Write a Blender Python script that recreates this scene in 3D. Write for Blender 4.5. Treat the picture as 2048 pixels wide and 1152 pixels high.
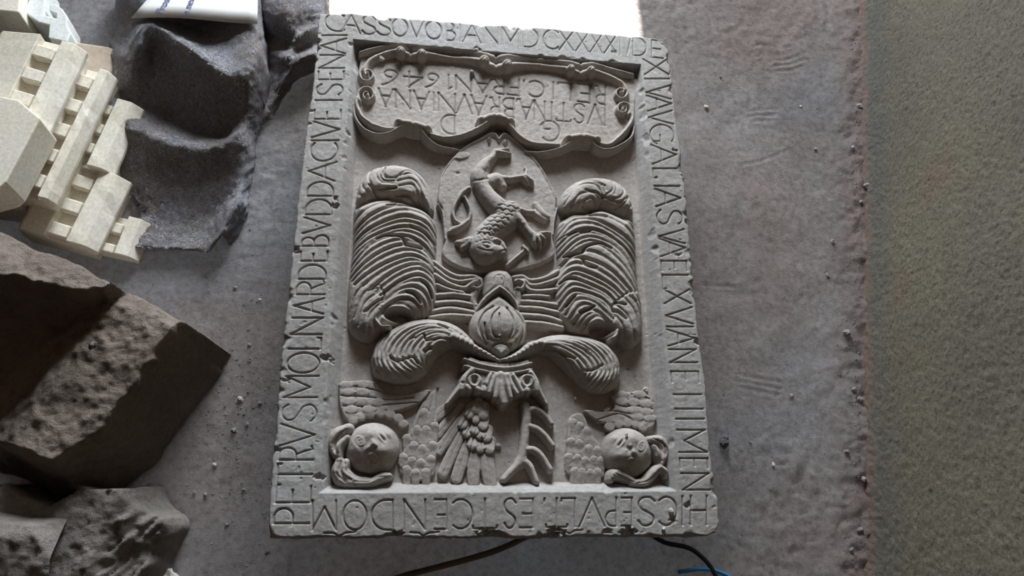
import bpy, math, random
import numpy as np
from mathutils import Vector, Matrix
random.seed(7)
RNG = np.random.RandomState(11)
for o in list(bpy.data.objects):
    bpy.data.objects.remove(o)
scene = bpy.context.scene
COL = scene.collection

# ------------------------------------------------------------------ camera
# the slab's top face is a 0.80 m wide rectangle; its four corners in the photograph give the camera pose
FPX = 1560.0
SLAB_W = 0.80
SLAB_Z = 0.22                     # height of the slab's top face above the floor
QUAD = [(637, 28), (1335, 80), (1437, 1072), (540, 1078)]
def _pose():
    q = [((x - 1024.0) / FPX, -(y - 576.0) / FPX) for x, y in QUAD]
    A = []
    for (u, v), (x, y) in zip([(0, 1), (1, 1), (1, 0), (0, 0)], q):
        A.append([u, v, 1, 0, 0, 0, -x * u, -x * v, -x])
        A.append([0, 0, 0, u, v, 1, -y * u, -y * v, -y])
    H = np.linalg.svd(np.array(A, float))[2][-1].reshape(3, 3)
    if H[2, 2] < 0:
        H = -H
    r1, r2, t = H.T
    s = SLAB_W / np.linalg.norm(r1)
    L = s * np.linalg.norm(r2)
    flip = np.array([1, 1, -1.0])          # depth -> camera -z
    a1 = r1 * flip; a1 /= np.linalg.norm(a1)
    a2 = r2 * flip; a2 -= a1 * (a1 @ a2); a2 /= np.linalg.norm(a2)
    a3 = np.cross(a1, a2)
    R = np.array([a1, a2, a3])             # camera coords -> slab coords
    c = -R @ (t * s * flip)
    return R, c + np.array([-SLAB_W / 2, -L / 2, SLAB_Z]), L
CAM_R, CAM_C, SLAB_L = _pose()
cam_data = bpy.data.cameras.new('camera')
cam_data.sensor_width = 36.0
cam_data.lens = FPX / 2048.0 * 36.0
cam_data.clip_start = 0.02
cam = bpy.data.objects.new('camera', cam_data)
COL.objects.link(cam)
M4 = np.eye(4); M4[:3, :3] = CAM_R; M4[:3, 3] = CAM_C
cam.matrix_world = Matrix(M4.tolist())
scene.camera = cam

def at(x, y, z=SLAB_Z):
    """point of the horizontal plane at height z that the photograph shows at (x, y)"""
    d = CAM_R @ np.array([(x - 1024.0) / FPX, -(y - 576.0) / FPX, -1.0])
    k = (z - CAM_C[2]) / d[2]
    return CAM_C + k * d
def atv(x, y, z=SLAB_Z):
    return Vector(at(x, y, z).tolist())

# ------------------------------------------------------------------ world, sun, exposure
BACK_Y = 2.30
DOOR_X0, DOOR_X1, DOOR_H = at(575, 0, 0)[0], at(1242, 0, 0)[0], 1.90
SILL = 0.62
world = bpy.data.worlds.new('sky'); scene.world = world
world.use_nodes = True
bg = world.node_tree.nodes['Background']
bg.inputs['Color'].default_value = (0.88, 0.94, 1.0, 1)
bg.inputs['Strength'].default_value = 84.0
sun_d = bpy.data.lights.new('sun', 'SUN')
sun_d.energy = 78.0
sun_d.angle = math.radians(0.53)
sun_d.color = (1.0, 0.95, 0.87)
sun = bpy.data.objects.new('sun', sun_d); COL.objects.link(sun)
SUN_EL = math.atan2(DOOR_H, BACK_Y - 0.60)
sun.rotation_euler = Vector((0.02, -math.cos(SUN_EL), -math.sin(SUN_EL))).to_track_quat('-Z', 'Y').to_euler()
vs = scene.view_settings
vs.view_transform = 'Standard'; vs.look = 'None'; vs.gamma = 1.0; vs.use_curve_mapping = False
vs.exposure = -0.80
# the window opening as a light portal (gives no light of its own, only guides the sky's)
por_d = bpy.data.lights.new('window_portal', 'AREA')
por_d.shape = 'RECTANGLE'; por_d.size = DOOR_X1 - DOOR_X0; por_d.size_y = DOOR_H - SILL
por_d.cycles.is_portal = True
por = bpy.data.objects.new('window_portal', por_d); COL.objects.link(por)
por.location = ((DOOR_X0 + DOOR_X1) / 2, BACK_Y + 0.02, (DOOR_H + SILL) / 2)
por.rotation_euler = (math.radians(-90), 0, 0)

# ------------------------------------------------------------------ helpers
def tag(o, label=None, cat=None, group=None, kind=None):
    if label: o['label'] = label
    if cat: o['category'] = cat
    if group: o['group'] = group
    if kind: o['kind'] = kind
    return o

def mesh_obj(name, verts, faces, mat, parent=None, smooth=True):
    """verts (n,3) array; faces list/array of quads or list of polys"""
    me = bpy.data.meshes.new(name)
    v = np.asarray(verts, dtype=np.float64).reshape(-1, 3)
    if isinstance(faces, np.ndarray):
        k = faces.shape[1]
        me.vertices.add(len(v)); me.vertices.foreach_set('co', v.ravel())
        me.loops.add(faces.size); me.polygons.add(len(faces))
        me.polygons.foreach_set('loop_start', np.arange(0, faces.size, k, dtype=np.int32))
        me.loops.foreach_set('vertex_index', faces.ravel().astype(np.int32))
        me.update(calc_edges=True)
        me.validate()
    else:
        me.from_pydata([tuple(p) for p in v], [], [tuple(f) for f in faces])
        me.update()
    if smooth:
        me.polygons.foreach_set('use_smooth', np.ones(len(me.polygons), dtype=bool))
    if mat: me.materials.append(mat)
    o = bpy.data.objects.new(name, me)
    COL.objects.link(o)
    if parent: o.parent = parent
    return o

def empty(name, loc=(0, 0, 0)):
    o = bpy.data.objects.new(name, None); o.location = loc
    o.empty_display_size = 0.05
    COL.objects.link(o)
    return o

def vnoise(x, y, scale, seed):
    r = np.random.RandomState(seed).rand(256, 256)
    u = np.asarray(x) / scale + 1000.3; v = np.asarray(y) / scale + 1000.7
    i = np.floor(u).astype(int); j = np.floor(v).astype(int)
    fu = u - i; fv = v - j
    fu = fu * fu * (3 - 2 * fu); fv = fv * fv * (3 - 2 * fv)
    i &= 255; j &= 255; i1 = (i + 1) & 255; j1 = (j + 1) & 255
    return ((r[i, j] * (1 - fu) + r[i1, j] * fu) * (1 - fv) + (r[i, j1] * (1 - fu) + r[i1, j1] * fu) * fv) * 2 - 1
def fbm(x, y, scale, octv, seed, gain=0.5):
    s = 0; a = 1.0
    for k in range(octv):
        s = s + a * vnoise(x, y, scale / 2 ** k, seed + k * 17); a *= gain
    return s

def grid_faces(ny, nx):
    i = np.arange(ny * nx).reshape(ny, nx)
    return np.stack([i[:-1, :-1], i[:-1, 1:], i[1:, 1:], i[1:, :-1]], -1).reshape(-1, 4)

def catmull(pts, sub=6):
    p = [np.asarray(q, float) for q in pts]
    if len(p) < 3:
        return np.array(p)
    p = [2 * p[0] - p[1]] + p + [2 * p[-1] - p[-2]]
    out = []
    for k in range(1, len(p) - 2):
        for s in range(sub):
            t = s / sub
            out.append(0.5 * (2 * p[k] + (p[k + 1] - p[k - 1]) * t + (2 * p[k - 1] - 5 * p[k] + 4 * p[k + 1] - p[k + 2]) * t * t
                              + (3 * p[k] - p[k - 1] - 3 * p[k + 1] + p[k + 2]) * t ** 3))
    out.append(p[-2])
    return np.array(out)

def poly_sdf(X, Y, P):
    """signed distance, positive inside"""
    d = np.full(X.shape, 1e9); ins = np.zeros(X.shape, bool)
    n = len(P)
    for k in range(n):
        ax, ay = P[k]; bx, by = P[(k + 1) % n]
        ex, ey = bx - ax, by - ay
        t = np.clip(((X - ax) * ex + (Y - ay) * ey) / (ex * ex + ey * ey + 1e-12), 0, 1)
        d = np.minimum(d, np.hypot(X - ax - t * ex, Y - ay - t * ey))
        c = (ay > Y) != (by > Y)
        ins ^= c & (X < ex * (Y - ay) / (ey if abs(ey) > 1e-12 else 1e-12) + ax)
    return np.where(ins, d, -d)

# ------------------------------------------------------------------ materials
class NT:
    def __init__(s, name):
        s.m = bpy.data.materials.new(name); s.m.use_nodes = True
        s.t = s.m.node_tree; s.b = s.t.nodes['Principled BSDF']
        s.tc = s.t.nodes.new('ShaderNodeTexCoord')
    def node(s, k, **kw):
        n = s.t.nodes.new(k)
        for a, b in kw.items():
            setattr(n, a, b)
        return n
    def link(s, a, b): s.t.links.new(a, b)
    def noise(s, scale, detail=6, rough=0.6, vec=None, dist=0.0):
        n = s.node('ShaderNodeTexNoise')
        n.inputs['Scale'].default_value = scale; n.inputs['Detail'].default_value = detail
        n.inputs['Roughness'].default_value = rough; n.inputs['Distortion'].default_value = dist
        s.link(vec or s.tc.outputs['Object'], n.inputs['Vector'])
        return n.outputs['Fac']
    def ramp(s, fac, stops):
        n = s.node('ShaderNodeValToRGB'); e = n.color_ramp.elements
        while len(e) < len(stops): e.new(0.5)
        for el, (p, c) in zip(e, stops):
            el.position = p; el.color = (c[0], c[1], c[2], 1) if len(c) == 3 else c
        s.link(fac, n.inputs['Fac'])
        return n.outputs['Color']
    def mix(s, fac, a, b, mode='MIX'):
        n = s.node('ShaderNodeMix', data_type='RGBA', blend_type=mode)
        if isinstance(fac, (int, float)): n.inputs[0].default_value = fac
        else: s.link(fac, n.inputs[0])
        for v, sock in ((a, n.inputs[6]), (b, n.inputs[7])):
            if isinstance(v, tuple): sock.default_value = (*v[:3], 1)
            else: s.link(v, sock)
        return n.outputs[2]
    def math(s, op, a, b):
        n = s.node('ShaderNodeMath', operation=op)
        for v, sock in ((a, n.inputs[0]), (b, n.inputs[1])):
            if isinstance(v, (int, float)): sock.default_value = v
            else: s.link(v, sock)
        return n.outputs[0]
    def bump(s, fac, strength, dist, prev=None):
        n = s.node('ShaderNodeBump')
        n.inputs['Strength'].default_value = strength; n.inputs['Distance'].default_value = dist
        s.link(fac, n.inputs['Height'])
        if prev is not None: s.link(prev, n.inputs['Normal'])
        return n.outputs['Normal']
    def done(s, col, rough=0.92, normal=None, spec=0.15):
        if isinstance(col, tuple): s.b.inputs['Base Color'].default_value = (*col, 1)
        else: s.link(col, s.b.inputs['Base Color'])
        s.b.inputs['Roughness'].default_value = rough
        s.b.inputs['Specular IOR Level'].default_value = spec
        if normal is not None: s.link(normal, s.b.inputs['Normal'])
        return s.m

def stone_mat(name, c0, c1, c2, patch=3.0, grain=90, bs=0.5, bd=0.002, speck=None):
    n = NT(name)
    big = n.noise(patch, 5, 0.6)
    col = n.ramp(big, [(0.30, c0), (0.52, c1), (0.72, c2)])
    g = n.noise(grain, 6, 0.7)
    col = n.mix(0.55, col, n.ramp(g, [(0.25, (0.55, 0.55, 0.55)), (0.75, (1.35, 1.35, 1.35))]), 'MULTIPLY')
    if speck:
        sp = n.noise(grain * 3.1, 2, 0.5)
        col = n.mix(n.ramp(sp, [(0.66, (0, 0, 0)), (0.74, (1, 1, 1))]), col, speck)
    nb = n.bump(g, bs, bd)
    nb = n.bump(n.noise(grain * 5, 3, 0.6), bs * 0.6, bd * 0.35, nb)
    return n.done(col, 0.92, nb)

MAT = {}
MAT['slab'] = stone_mat('carved_sandstone', (0.31, 0.293, 0.275), (0.365, 0.35, 0.335), (0.41, 0.402, 0.395), 3.5, 110, 0.45, 0.0016)
MAT['slab_side'] = MAT['slab']
MAT['carving'] = stone_mat('carved_relief_stone', (0.335, 0.30, 0.272), (0.39, 0.352, 0.322), (0.43, 0.397, 0.37), 6, 120, 0.4, 0.0012)
MAT['groove'] = stone_mat('letter_groove_floor', (0.20, 0.19, 0.18), (0.24, 0.225, 0.21), (0.28, 0.26, 0.24), 12, 200, 0.3, 0.001)  # darker tone for the thin strips along the letter groove floors
MAT['rock'] = stone_mat('broken_rock', (0.27, 0.22, 0.185), (0.36, 0.30, 0.255), (0.45, 0.385, 0.32), 5, 80, 1.0, 0.011)
MAT['rock_grey'] = stone_mat('grey_rock', (0.28, 0.255, 0.23), (0.36, 0.33, 0.295), (0.42, 0.385, 0.34), 5, 80, 1.0, 0.010)
MAT['plaster'] = stone_mat('cream_plaster', (0.70, 0.635, 0.51), (0.78, 0.73, 0.62), (0.82, 0.79, 0.71), 5, 140, 0.3, 0.001)
MAT['plaster_white'] = stone_mat('white_plaster', (0.62, 0.64, 0.62), (0.70, 0.72, 0.71), (0.76, 0.78, 0.78), 5, 140, 0.3, 0.001)
MAT['tan_block'] = stone_mat('tan_sandstone', (0.46, 0.38, 0.30), (0.55, 0.46, 0.37), (0.60, 0.52, 0.43), 6, 70, 0.3, 0.002)
MAT['brick'] = stone_mat('red_brick', (0.36, 0.13, 0.09), (0.46, 0.19, 0.13), (0.50, 0.27, 0.20), 30, 160, 0.8, 0.003)
MAT['pebble'] = stone_mat('pebble_grey', (0.22, 0.21, 0.20), (0.32, 0.30, 0.29), (0.42, 0.40, 0.38), 30, 200, 0.6, 0.002)
MAT['pebble_pale'] = stone_mat('pebble_pale', (0.55, 0.50, 0.46), (0.66, 0.61, 0.56), (0.75, 0.72, 0.68), 30, 200, 0.6, 0.002)
MAT['crust'] = stone_mat('dark_stone', (0.10, 0.10, 0.11), (0.16, 0.16, 0.17), (0.24, 0.24, 0.26), 30, 200, 0.6, 0.002)

def floor_mat():
    n = NT('dusty_earth_floor')
    big = n.noise(1.7, 6, 0.65)
    col = n.ramp(big, [(0.32, (0.245, 0.215, 0.203)), (0.50, (0.31, 0.283, 0.274)), (0.68, (0.37, 0.355, 0.355))])
    hue = n.noise(1.3, 3, 0.55, dist=0.6)
    col = n.mix(0.7, col, n.ramp(hue, [(0.38, (1.0, 0.89, 0.84)), (0.50, (0.95, 0.93, 0.92)), (0.60, (0.88, 0.93, 1.0))]), 'MULTIPLY')
    g = n.noise(70, 8, 0.75)
    col = n.mix(0.8, col, n.ramp(g, [(0.30, (0.5, 0.49, 0.48)), (0.5, (0.98, 0.98, 0.98)), (0.66, (1.25, 1.25, 1.25))]), 'MULTIPLY')
    sp = n.noise(210, 2, 0.5)
    col = n.mix(n.ramp(sp, [(0.70, (0, 0, 0)), (0.77, (0.7, 0.7, 0.7))]), col, (0.5, 0.47, 0.44))
    # red brick dust along the foot of the right-hand wall
    a, b = at(1728, 20, 0), at(1738, 1140, 0)
    d = (b - a)[:2]; d /= np.linalg.norm(d); nn = np.array([-d[1], d[0]])
    if nn[0] < 0: nn = -nn
    dot = n.node('ShaderNodeVectorMath', operation='DOT_PRODUCT')
    n.link(n.tc.outputs['Object'], dot.inputs[0]); dot.inputs[1].default_value = (nn[0], nn[1], 0)
    off = float(nn @ a[:2])
    e = n.math('SUBTRACT', off, dot.outputs['Value'])
    e = n.math('ADD', e, n.math('MULTIPLY', n.noise(9, 6, 0.7), 0.12))
    f = n.ramp(e, [(0.06, (1, 1, 1)), (0.17, (0, 0, 0))])
    col = n.mix(n.mix(0.65, (0, 0, 0), f), col, (0.25, 0.185, 0.16))
    nb = n.bump(g, 1.0, 0.016)
    nb = n.bump(n.noise(260, 5, 0.8), 0.8, 0.0030, nb)
    return n.done(col, 0.95, nb, 0.1)
MAT['floor'] = floor_mat()

def wall_mat():
    n = NT('roughcast_plaster_wall')
    big = n.noise(1.6, 6, 0.65)
    col = n.ramp(big, [(0.32, (0.20, 0.19, 0.165)), (0.5, (0.255, 0.23, 0.18)), (0.66, (0.30, 0.262, 0.195))])
    v = n.noise(150, 6, 0.8)
    col = n.mix(0.85, col, n.ramp(v, [(0.34, (0.30, 0.30, 0.31)), (0.5, (0.82, 0.82, 0.80)), (0.64, (1.0, 1.0, 0.98))]), 'MULTIPLY')
    sep = n.node('ShaderNodeSeparateXYZ'); n.link(n.tc.outputs['Object'], sep.inputs[0])
    # weathered blue-grey lime near the floor, brick dust at the very foot
    zb_ = n.math('ADD', sep.outputs['Z'], n.math('MULTIPLY', n.noise(5, 5, 0.6), 0.16))
    col = n.mix(n.mix(0.45, (0, 0, 0), n.ramp(zb_, [(0.10, (1, 1, 1)), (0.24, (0, 0, 0))])), col, (0.15, 0.158, 0.16))
    z = n.math('ADD', sep.outputs['Z'], n.math('MULTIPLY', n.noise(14, 6, 0.7), 0.06))
    f = n.ramp(z, [(0.035, (1, 1, 1)), (0.070, (0, 0, 0))])
    col = n.mix(n.mix(0.85, (0, 0, 0), f), col, (0.33, 0.215, 0.175))
    st = n.noise(3.4, 4, 0.5)
    col = n.mix(n.ramp(st, [(0.64, (0, 0, 0)), (0.76, (0.35, 0.35, 0.35))]), col, (0.22, 0.13, 0.10))
    nb = n.bump(v, 1.0, 0.009)
    nb = n.bump(n.noise(340, 3, 0.7), 0.7, 0.003, nb)
    return n.done(col, 0.95, nb, 0.1)
MAT['wall'] = wall_mat()
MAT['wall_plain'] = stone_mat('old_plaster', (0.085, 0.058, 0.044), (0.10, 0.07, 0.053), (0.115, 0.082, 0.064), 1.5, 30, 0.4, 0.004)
MAT['ground'] = stone_mat('sunlit_yard', (0.34, 0.31, 0.27), (0.40, 0.37, 0.32), (0.44, 0.41, 0.36), 1.0, 20, 0.4, 0.01)

def felt_mat():
    n = NT('recycled_felt')
    big = n.noise(7, 5, 0.6)
    col = n.ramp(big, [(0.3, (0.39, 0.345, 0.325)), (0.5, (0.47, 0.445, 0.455)), (0.7, (0.54, 0.56, 0.63))])
    g = n.noise(120, 6, 0.9, dist=1.5)
    col = n.mix(1.0, col, n.ramp(g, [(0.32, (0.16, 0.14, 0.13)), (0.45, (0.70, 0.69, 0.68)), (0.55, (1.0, 1.0, 1.0))]), 'MULTIPLY')
    s1 = n.noise(170, 1, 0.5, dist=2.0)
    col = n.mix(n.ramp(s1, [(0.64, (0, 0, 0)), (0.72, (0.9, 0.9, 0.9))]), col, (0.72, 0.73, 0.75))
    s2 = n.noise(80, 2, 0.5)
    col = n.mix(n.ramp(s2, [(0.64, (0, 0, 0)), (0.70, (0.6, 0.6, 0.6))]), col, (0.18, 0.22, 0.42))
    nb = n.bump(g, 1.0, 0.010)
    return n.done(col, 1.0, nb, 0.02)
MAT['felt'] = felt_mat()
def fibre_mat():
    n = NT('loose_wool_fibre')
    return n.done(n.ramp(n.noise(60, 2, 0.5), [(0.38, (0.12, 0.10, 0.09)), (0.5, (0.45, 0.44, 0.45)), (0.62, (0.75, 0.76, 0.80))]), 1.0, None, 0.02)
MAT['fibre'] = fibre_mat()
MAT['paper'] = NT('white_paper').done((0.86, 0.86, 0.85), 0.7)
MAT['ink'] = NT('blue_ink').done((0.10, 0.13, 0.30), 0.7)
MAT['cable_brown'] = NT('brown_rubber').done((0.17, 0.13, 0.10), 0.6)
MAT['cable_black'] = NT('black_rubber').done((0.03, 0.03, 0.035), 0.5)
MAT['cable_blue'] = NT('blue_plastic').done((0.05, 0.30, 0.65), 0.4, spec=0.4)
def wood_mat():
    n = NT('grey_timber')
    mp = n.node('ShaderNodeMapping'); mp.inputs['Scale'].default_value = (2, 30, 30)
    n.link(n.tc.outputs['Object'], mp.inputs['Vector'])
    g = n.noise(3, 6, 0.6, vec=mp.outputs['Vector'])
    return n.done(n.ramp(g, [(0.3, (0.10, 0.08, 0.06)), (0.7, (0.22, 0.17, 0.12))]), 0.8, n.bump(g, 0.3, 0.003))
MAT['timber'] = wood_mat()

# ------------------------------------------------------------------ setting: floor, walls, ceiling
WA, WB = at(1726, 0, 0)[:2], at(1737, 1150, 0)[:2]        # foot of the right-hand wall
WD = (WA - WB) / np.linalg.norm(WA - WB)                  # along the wall, away from the camera
WN = np.array([-WD[1], WD[0]])                            # into the room
if WN[0] > 0: WN = -WN

def axis(lo, a, b, hi, fine, coarse):
    return np.concatenate([np.arange(lo, a, coarse), np.arange(a, b, fine), np.arange(b, hi + coarse, coarse)])

fx = axis(-3.0, -1.45, 1.15, 2.4, 0.005, 0.25)
fy = axis(-3.2, -0.80, 0.95, 3.2, 0.005, 0.25)
FX, FY = np.meshgrid(fx, fy)
def floor_h(X, Y):
    z = 0.006 * fbm(X, Y, 0.45, 3, 3) + 0.0020 * fbm(X, Y, 0.05, 3, 21, 0.65)
    rough = np.clip(vnoise(X, Y, 0.25, 77) * 1.5, 0, 1)
    z = z + rough * 0.004 * np.abs(fbm(X, Y, 0.03, 2, 31))
    dw = (X - WA[0]) * WN[0] + (Y - WA[1]) * WN[1]           # distance from the wall
    k = np.clip(1 - dw / 0.11, 0, 1)
    z = z + k * (0.010 + 0.007 * fbm(X, Y, 0.035, 3, 5, 0.65))
    return z
FZ = floor_h(FX, FY)
for path in ([(1505, 95), (1522, 88), (1535, 100), (1545, 122)], [(1515, 112), (1530, 108), (1540, 125)], [(1545, 88), (1560, 96), (1580, 92)],
             [(1550, 130), (1575, 128), (1610, 118)], [(1556, 140), (1585, 138), (1612, 128)], [(1548, 118), (1572, 118), (1600, 108)],
             [(1500, 220), (1555, 216)], [(1500, 230), (1555, 228)], [(1505, 240), (1550, 240)], [(1480, 330), (1520, 322), (1575, 300)],
             [(1440, 640), (1455, 670)], [(1470, 750), (1560, 765)], [(1470, 760), (1560, 778)], [(1480, 775), (1555, 790)], [(1400, 572), (1470, 575)],
             [(1425, 860), (1470, 880)], [(1440, 1075), (1480, 1090), (1520, 1120)], [(500, 150), (560, 170)], [(330, 500), (420, 520)]):
    P = catmull([at(x, y, 0)[:2] for x, y in path])
    d = np.full(FX.shape, 9.0)
    for (ax, ay), (bx, by) in zip(P[:-1], P[1:]):
        ex, ey = bx - ax, by - ay
        t = np.clip(((FX - ax) * ex + (FY - ay) * ey) / (ex * ex + ey * ey), 0, 1)
        d = np.minimum(d, np.hypot(FX - ax - t * ex, FY - ay - t * ey))
    FZ -= 0.0017 * np.clip(1 - d / 0.006, 0, 1)
    FZ += 0.001 * np.clip(1 - np.abs(d - 0.009) / 0.005, 0, 1)
fl = mesh_obj('floor', np.stack([FX, FY, FZ], -1), grid_faces(*FX.shape), MAT['floor'])
tag(fl, 'dusty grey-brown earth floor with footprints', None, None, 'structure')

def wall_mesh():
    u = axis(-2.4, -0.25, 1.75, 3.6, 0.0036, 0.2)      # along the wall, from WB
    h = np.concatenate([np.array([-0.05]), np.arange(-0.02, 0.72, 0.0036), np.arange(0.75, 3.0, 0.25)])
    U, Hh = np.meshgrid(u, h)
    out = 0.0014 * fbm(U, Hh, 0.011, 2, 41, 0.8) + 0.006 * fbm(U, Hh, 0.3, 3, 49)
    out += 0.0011 * vnoise(U, Hh, 0.0072, 53)
    foot = np.clip(1 - Hh / 0.05, 0, 1)
    out += foot * (0.012 + 0.005 * fbm(U, Hh, 0.14, 3, 61))
    x = WB[0] + WD[0] * U + WN[0] * out
    y = WB[1] + WD[1] * U + WN[1] * out
    return np.stack([x, y, Hh], -1), grid_faces(*U.shape)
v, f = wall_mesh()
w = mesh_obj('wall_right', v, f[:, ::-1].copy(), MAT['wall'])
tag(w, 'rough olive-brown roughcast plaster wall', None, None, 'structure')

def boxes(name, bl, mat, **kw):
    V = []; F = []
    for (x0, x1, y0, y1, z0, z1) in bl:
        b = len(V)
        V += [(x0, y0, z0), (x1, y0, z0), (x1, y1, z0), (x0, y1, z0), (x0, y0, z1), (x1, y0, z1), (x1, y1, z1), (x0, y1, z1)]
        F += [tuple(b + i for i in q) for q in ((0, 3, 2, 1), (4, 5, 6, 7), (0, 1, 5, 4), (1, 2, 6, 5), (2, 3, 7, 6), (3, 0, 4, 7))]
    return mesh_obj(name, V, F, mat, smooth=False, **kw)
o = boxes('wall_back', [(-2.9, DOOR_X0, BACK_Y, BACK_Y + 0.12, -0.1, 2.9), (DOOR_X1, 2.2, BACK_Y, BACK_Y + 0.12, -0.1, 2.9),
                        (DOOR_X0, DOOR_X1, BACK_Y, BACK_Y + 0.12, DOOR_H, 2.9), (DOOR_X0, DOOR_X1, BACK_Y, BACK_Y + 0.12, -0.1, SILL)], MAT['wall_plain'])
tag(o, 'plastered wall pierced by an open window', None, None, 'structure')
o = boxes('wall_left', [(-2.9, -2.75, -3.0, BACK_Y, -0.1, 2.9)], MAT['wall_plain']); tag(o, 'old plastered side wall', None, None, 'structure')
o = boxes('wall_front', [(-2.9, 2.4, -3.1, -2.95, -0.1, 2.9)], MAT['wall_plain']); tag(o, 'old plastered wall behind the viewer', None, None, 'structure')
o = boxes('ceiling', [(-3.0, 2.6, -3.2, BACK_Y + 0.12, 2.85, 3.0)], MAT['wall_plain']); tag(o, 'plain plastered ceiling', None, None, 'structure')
o = boxes('ground_outside', [(-12, 12, 3.35, 18, -0.25, -0.03)], MAT['ground']); tag(o, 'sunlit yard beyond the window', None, None, 'structure')

# ------------------------------------------------------------------ relief carving (slab-local millimetres, z = 0 at the slab's top face)
FIELD = -36.0
def mm(x, y, zoff=0.0):
    p = at(x, y, SLAB_Z + zoff / 1000.0)
    return p[0] * 1000, p[1] * 1000
def px_scale(x, y):
    a = np.array(mm(x, y)); b = np.array(mm(x + 1, y)); c = np.array(mm(x, y + 1))
    return 0.5 * (np.linalg.norm(b - a) + np.linalg.norm(c - a))

class Relief:
    def __init__(s, box, zref=-12.0, res=1.35, base=FIELD):
        s.zref = zref; s.base = base
        c = np.array([mm(box[i], box[j], zref) for i in (0, 2) for j in (1, 3)])
        x = np.arange(c[:, 0].min() - 6, c[:, 0].max() + 6, res); y = np.arange(c[:, 1].min() - 6, c[:, 1].max() + 6, res)
        s.X, s.Y = np.meshgrid(x, y); s.res = res
        s.Z = np.full(s.X.shape, base - 25.0)
        s.k = px_scale((box[0] + box[2]) / 2, (box[1] + box[3]) / 2)
    def P(s, pts):
        return np.array([mm(p[0], p[1], s.zref) for p in pts])
    def win(s, P, r):
        x0, y0 = s.X[0, 0], s.Y[0, 0]
        i0 = max(int((P[:, 1].min() - r - y0) / s.res), 0); i1 = int((P[:, 1].max() + r - y0) / s.res) + 2
        j0 = max(int((P[:, 0].min() - r - x0) / s.res), 0); j1 = int((P[:, 0].max() + r - x0) / s.res) + 2
        return slice(i0, i1), slice(j0, j1)
    def near(s, P, R, H, w):
        X, Y = s.X[w], s.Y[w]
        best = np.full(X.shape, 1e9); br = np.full(X.shape, R[0]); bh = np.full(X.shape, H[0]); bd = np.full(X.shape, 1e9)
        if len(P) == 1:
            P = np.vstack([P, P + 1e-3]); R = np.r_[R, R]; H = np.r_[H, H]
        for k in range(len(P) - 1):
            ax, ay = P[k]; ex, ey = P[k + 1] - P[k]
            t = np.clip(((X - ax) * ex + (Y - ay) * ey) / (ex * ex + ey * ey + 1e-9), 0, 1)
            d = np.hypot(X - ax - t * ex, Y - ay - t * ey)
            r = R[k] + (R[k + 1] - R[k]) * t; h = H[k] + (H[k + 1] - H[k]) * t
            q = d / r
            m = q < best
            best = np.where(m, q, best); br = np.where(m, r, br); bh = np.where(m, h, bh); bd = np.where(m, d, bd)
        return best, br, bh, bd
    def curve(s, pts, r, h, sub=5):
        n = len(pts)
        r = np.full(n, float(r)) if np.isscalar(r) else np.asarray(r, float)
        h = np.full(n, float(h)) if np.isscalar(h) else np.asarray(h, float)
        A = np.column_stack([s.P(pts), r * s.k, h])
        if n >= 3: A = catmull(A, sub)
        return A[:, :2], A[:, 2], A[:, 3]
    def tube(s, pts, r, h, base=None, power=0.5):
        """rounded ridge; r in photograph pixels, h = crest height in mm"""
        zb = s.base - 2 if base is None else base
        P, R, H = s.curve(pts, r, h)
        w = s.win(P, R.max() + 6)
        q, br, bh, bd = s.near(P, R, H, w)
        z = np.where(q < 1, zb + (bh - zb) * np.clip(1 - q * q, 0, 1) ** power, zb - (bd - br) * 5)
        s.Z[w] = np.maximum(s.Z[w], z)
    def dome(s, c, rx, ry, h, rot=0.0, base=None, power=0.5):
        zb = s.base - 2 if base is None else base
        cx, cy = s.P([c])[0]
        ca, sa = math.cos(rot), math.sin(rot)
        u = ((s.X - cx) * ca + (s.Y - cy) * sa) / (rx * s.k); v = (-(s.X - cx) * sa + (s.Y - cy) * ca) / (ry * s.k)
        q = np.hypot(u, v)
        z = np.where(q < 1, zb + (h - zb) * np.clip(1 - q * q, 0, 1) ** power, zb - (q - 1) * 60)
        s.Z = np.maximum(s.Z, z)
    def poly(s, pts, h, edge, base=None, smooth=True, h2=None, prof=0.5):
        """plate or cushion: rises over 'edge' pixels from the outline to h (mm)"""
        zb = s.base - 2 if base is None else base
        P = s.P(pts)
        if smooth: P = catmull(np.vstack([P, P[:1]]), 4)[:-1]
        w = s.win(P, 8)
        d = poly_sdf(s.X[w], s.Y[w], P)
        t = np.clip(d / (edge * s.k), 0, 1)
        z = np.where(d > 0, zb + (h - zb) * np.clip(1 - (1 - t) ** 2, 0, 1) ** prof, zb + d * 5)
        s.Z[w] = np.maximum(s.Z[w], z)
        return w, d
    def add(s, pts, wd, amp, sub=5, v=False):
        """raise (amp > 0) or cut (amp < 0) along a line of half width wd (pixels)"""
        P, R, H = s.curve(pts, wd, amp, sub)
        w = s.win(P, R.max() + 2)
        q, br, bh, bd = s.near(P, R, H, w)
        pr = np.clip(1 - q, 0, 1) if v else 0.5 + 0.5 * np.cos(np.pi * np.clip(q, 0, 1))
        s.Z[w] += np.where(s.Z[w] > s.base - 1.5, pr * bh, 0)
    def pit(s, c, rx, ry, depth, rot=0.0, p=2.0):
        cx, cy = s.P([c])[0]
        ca, sa = math.cos(rot), math.sin(rot)
        u = ((s.X - cx) * ca + (s.Y - cy) * sa) / (rx * s.k); v = (-(s.X - cx) * sa + (s.Y - cy) * ca) / (ry * s.k)
        s.Z -= depth * np.exp(-(u * u + v * v) ** (p / 2))
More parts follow.
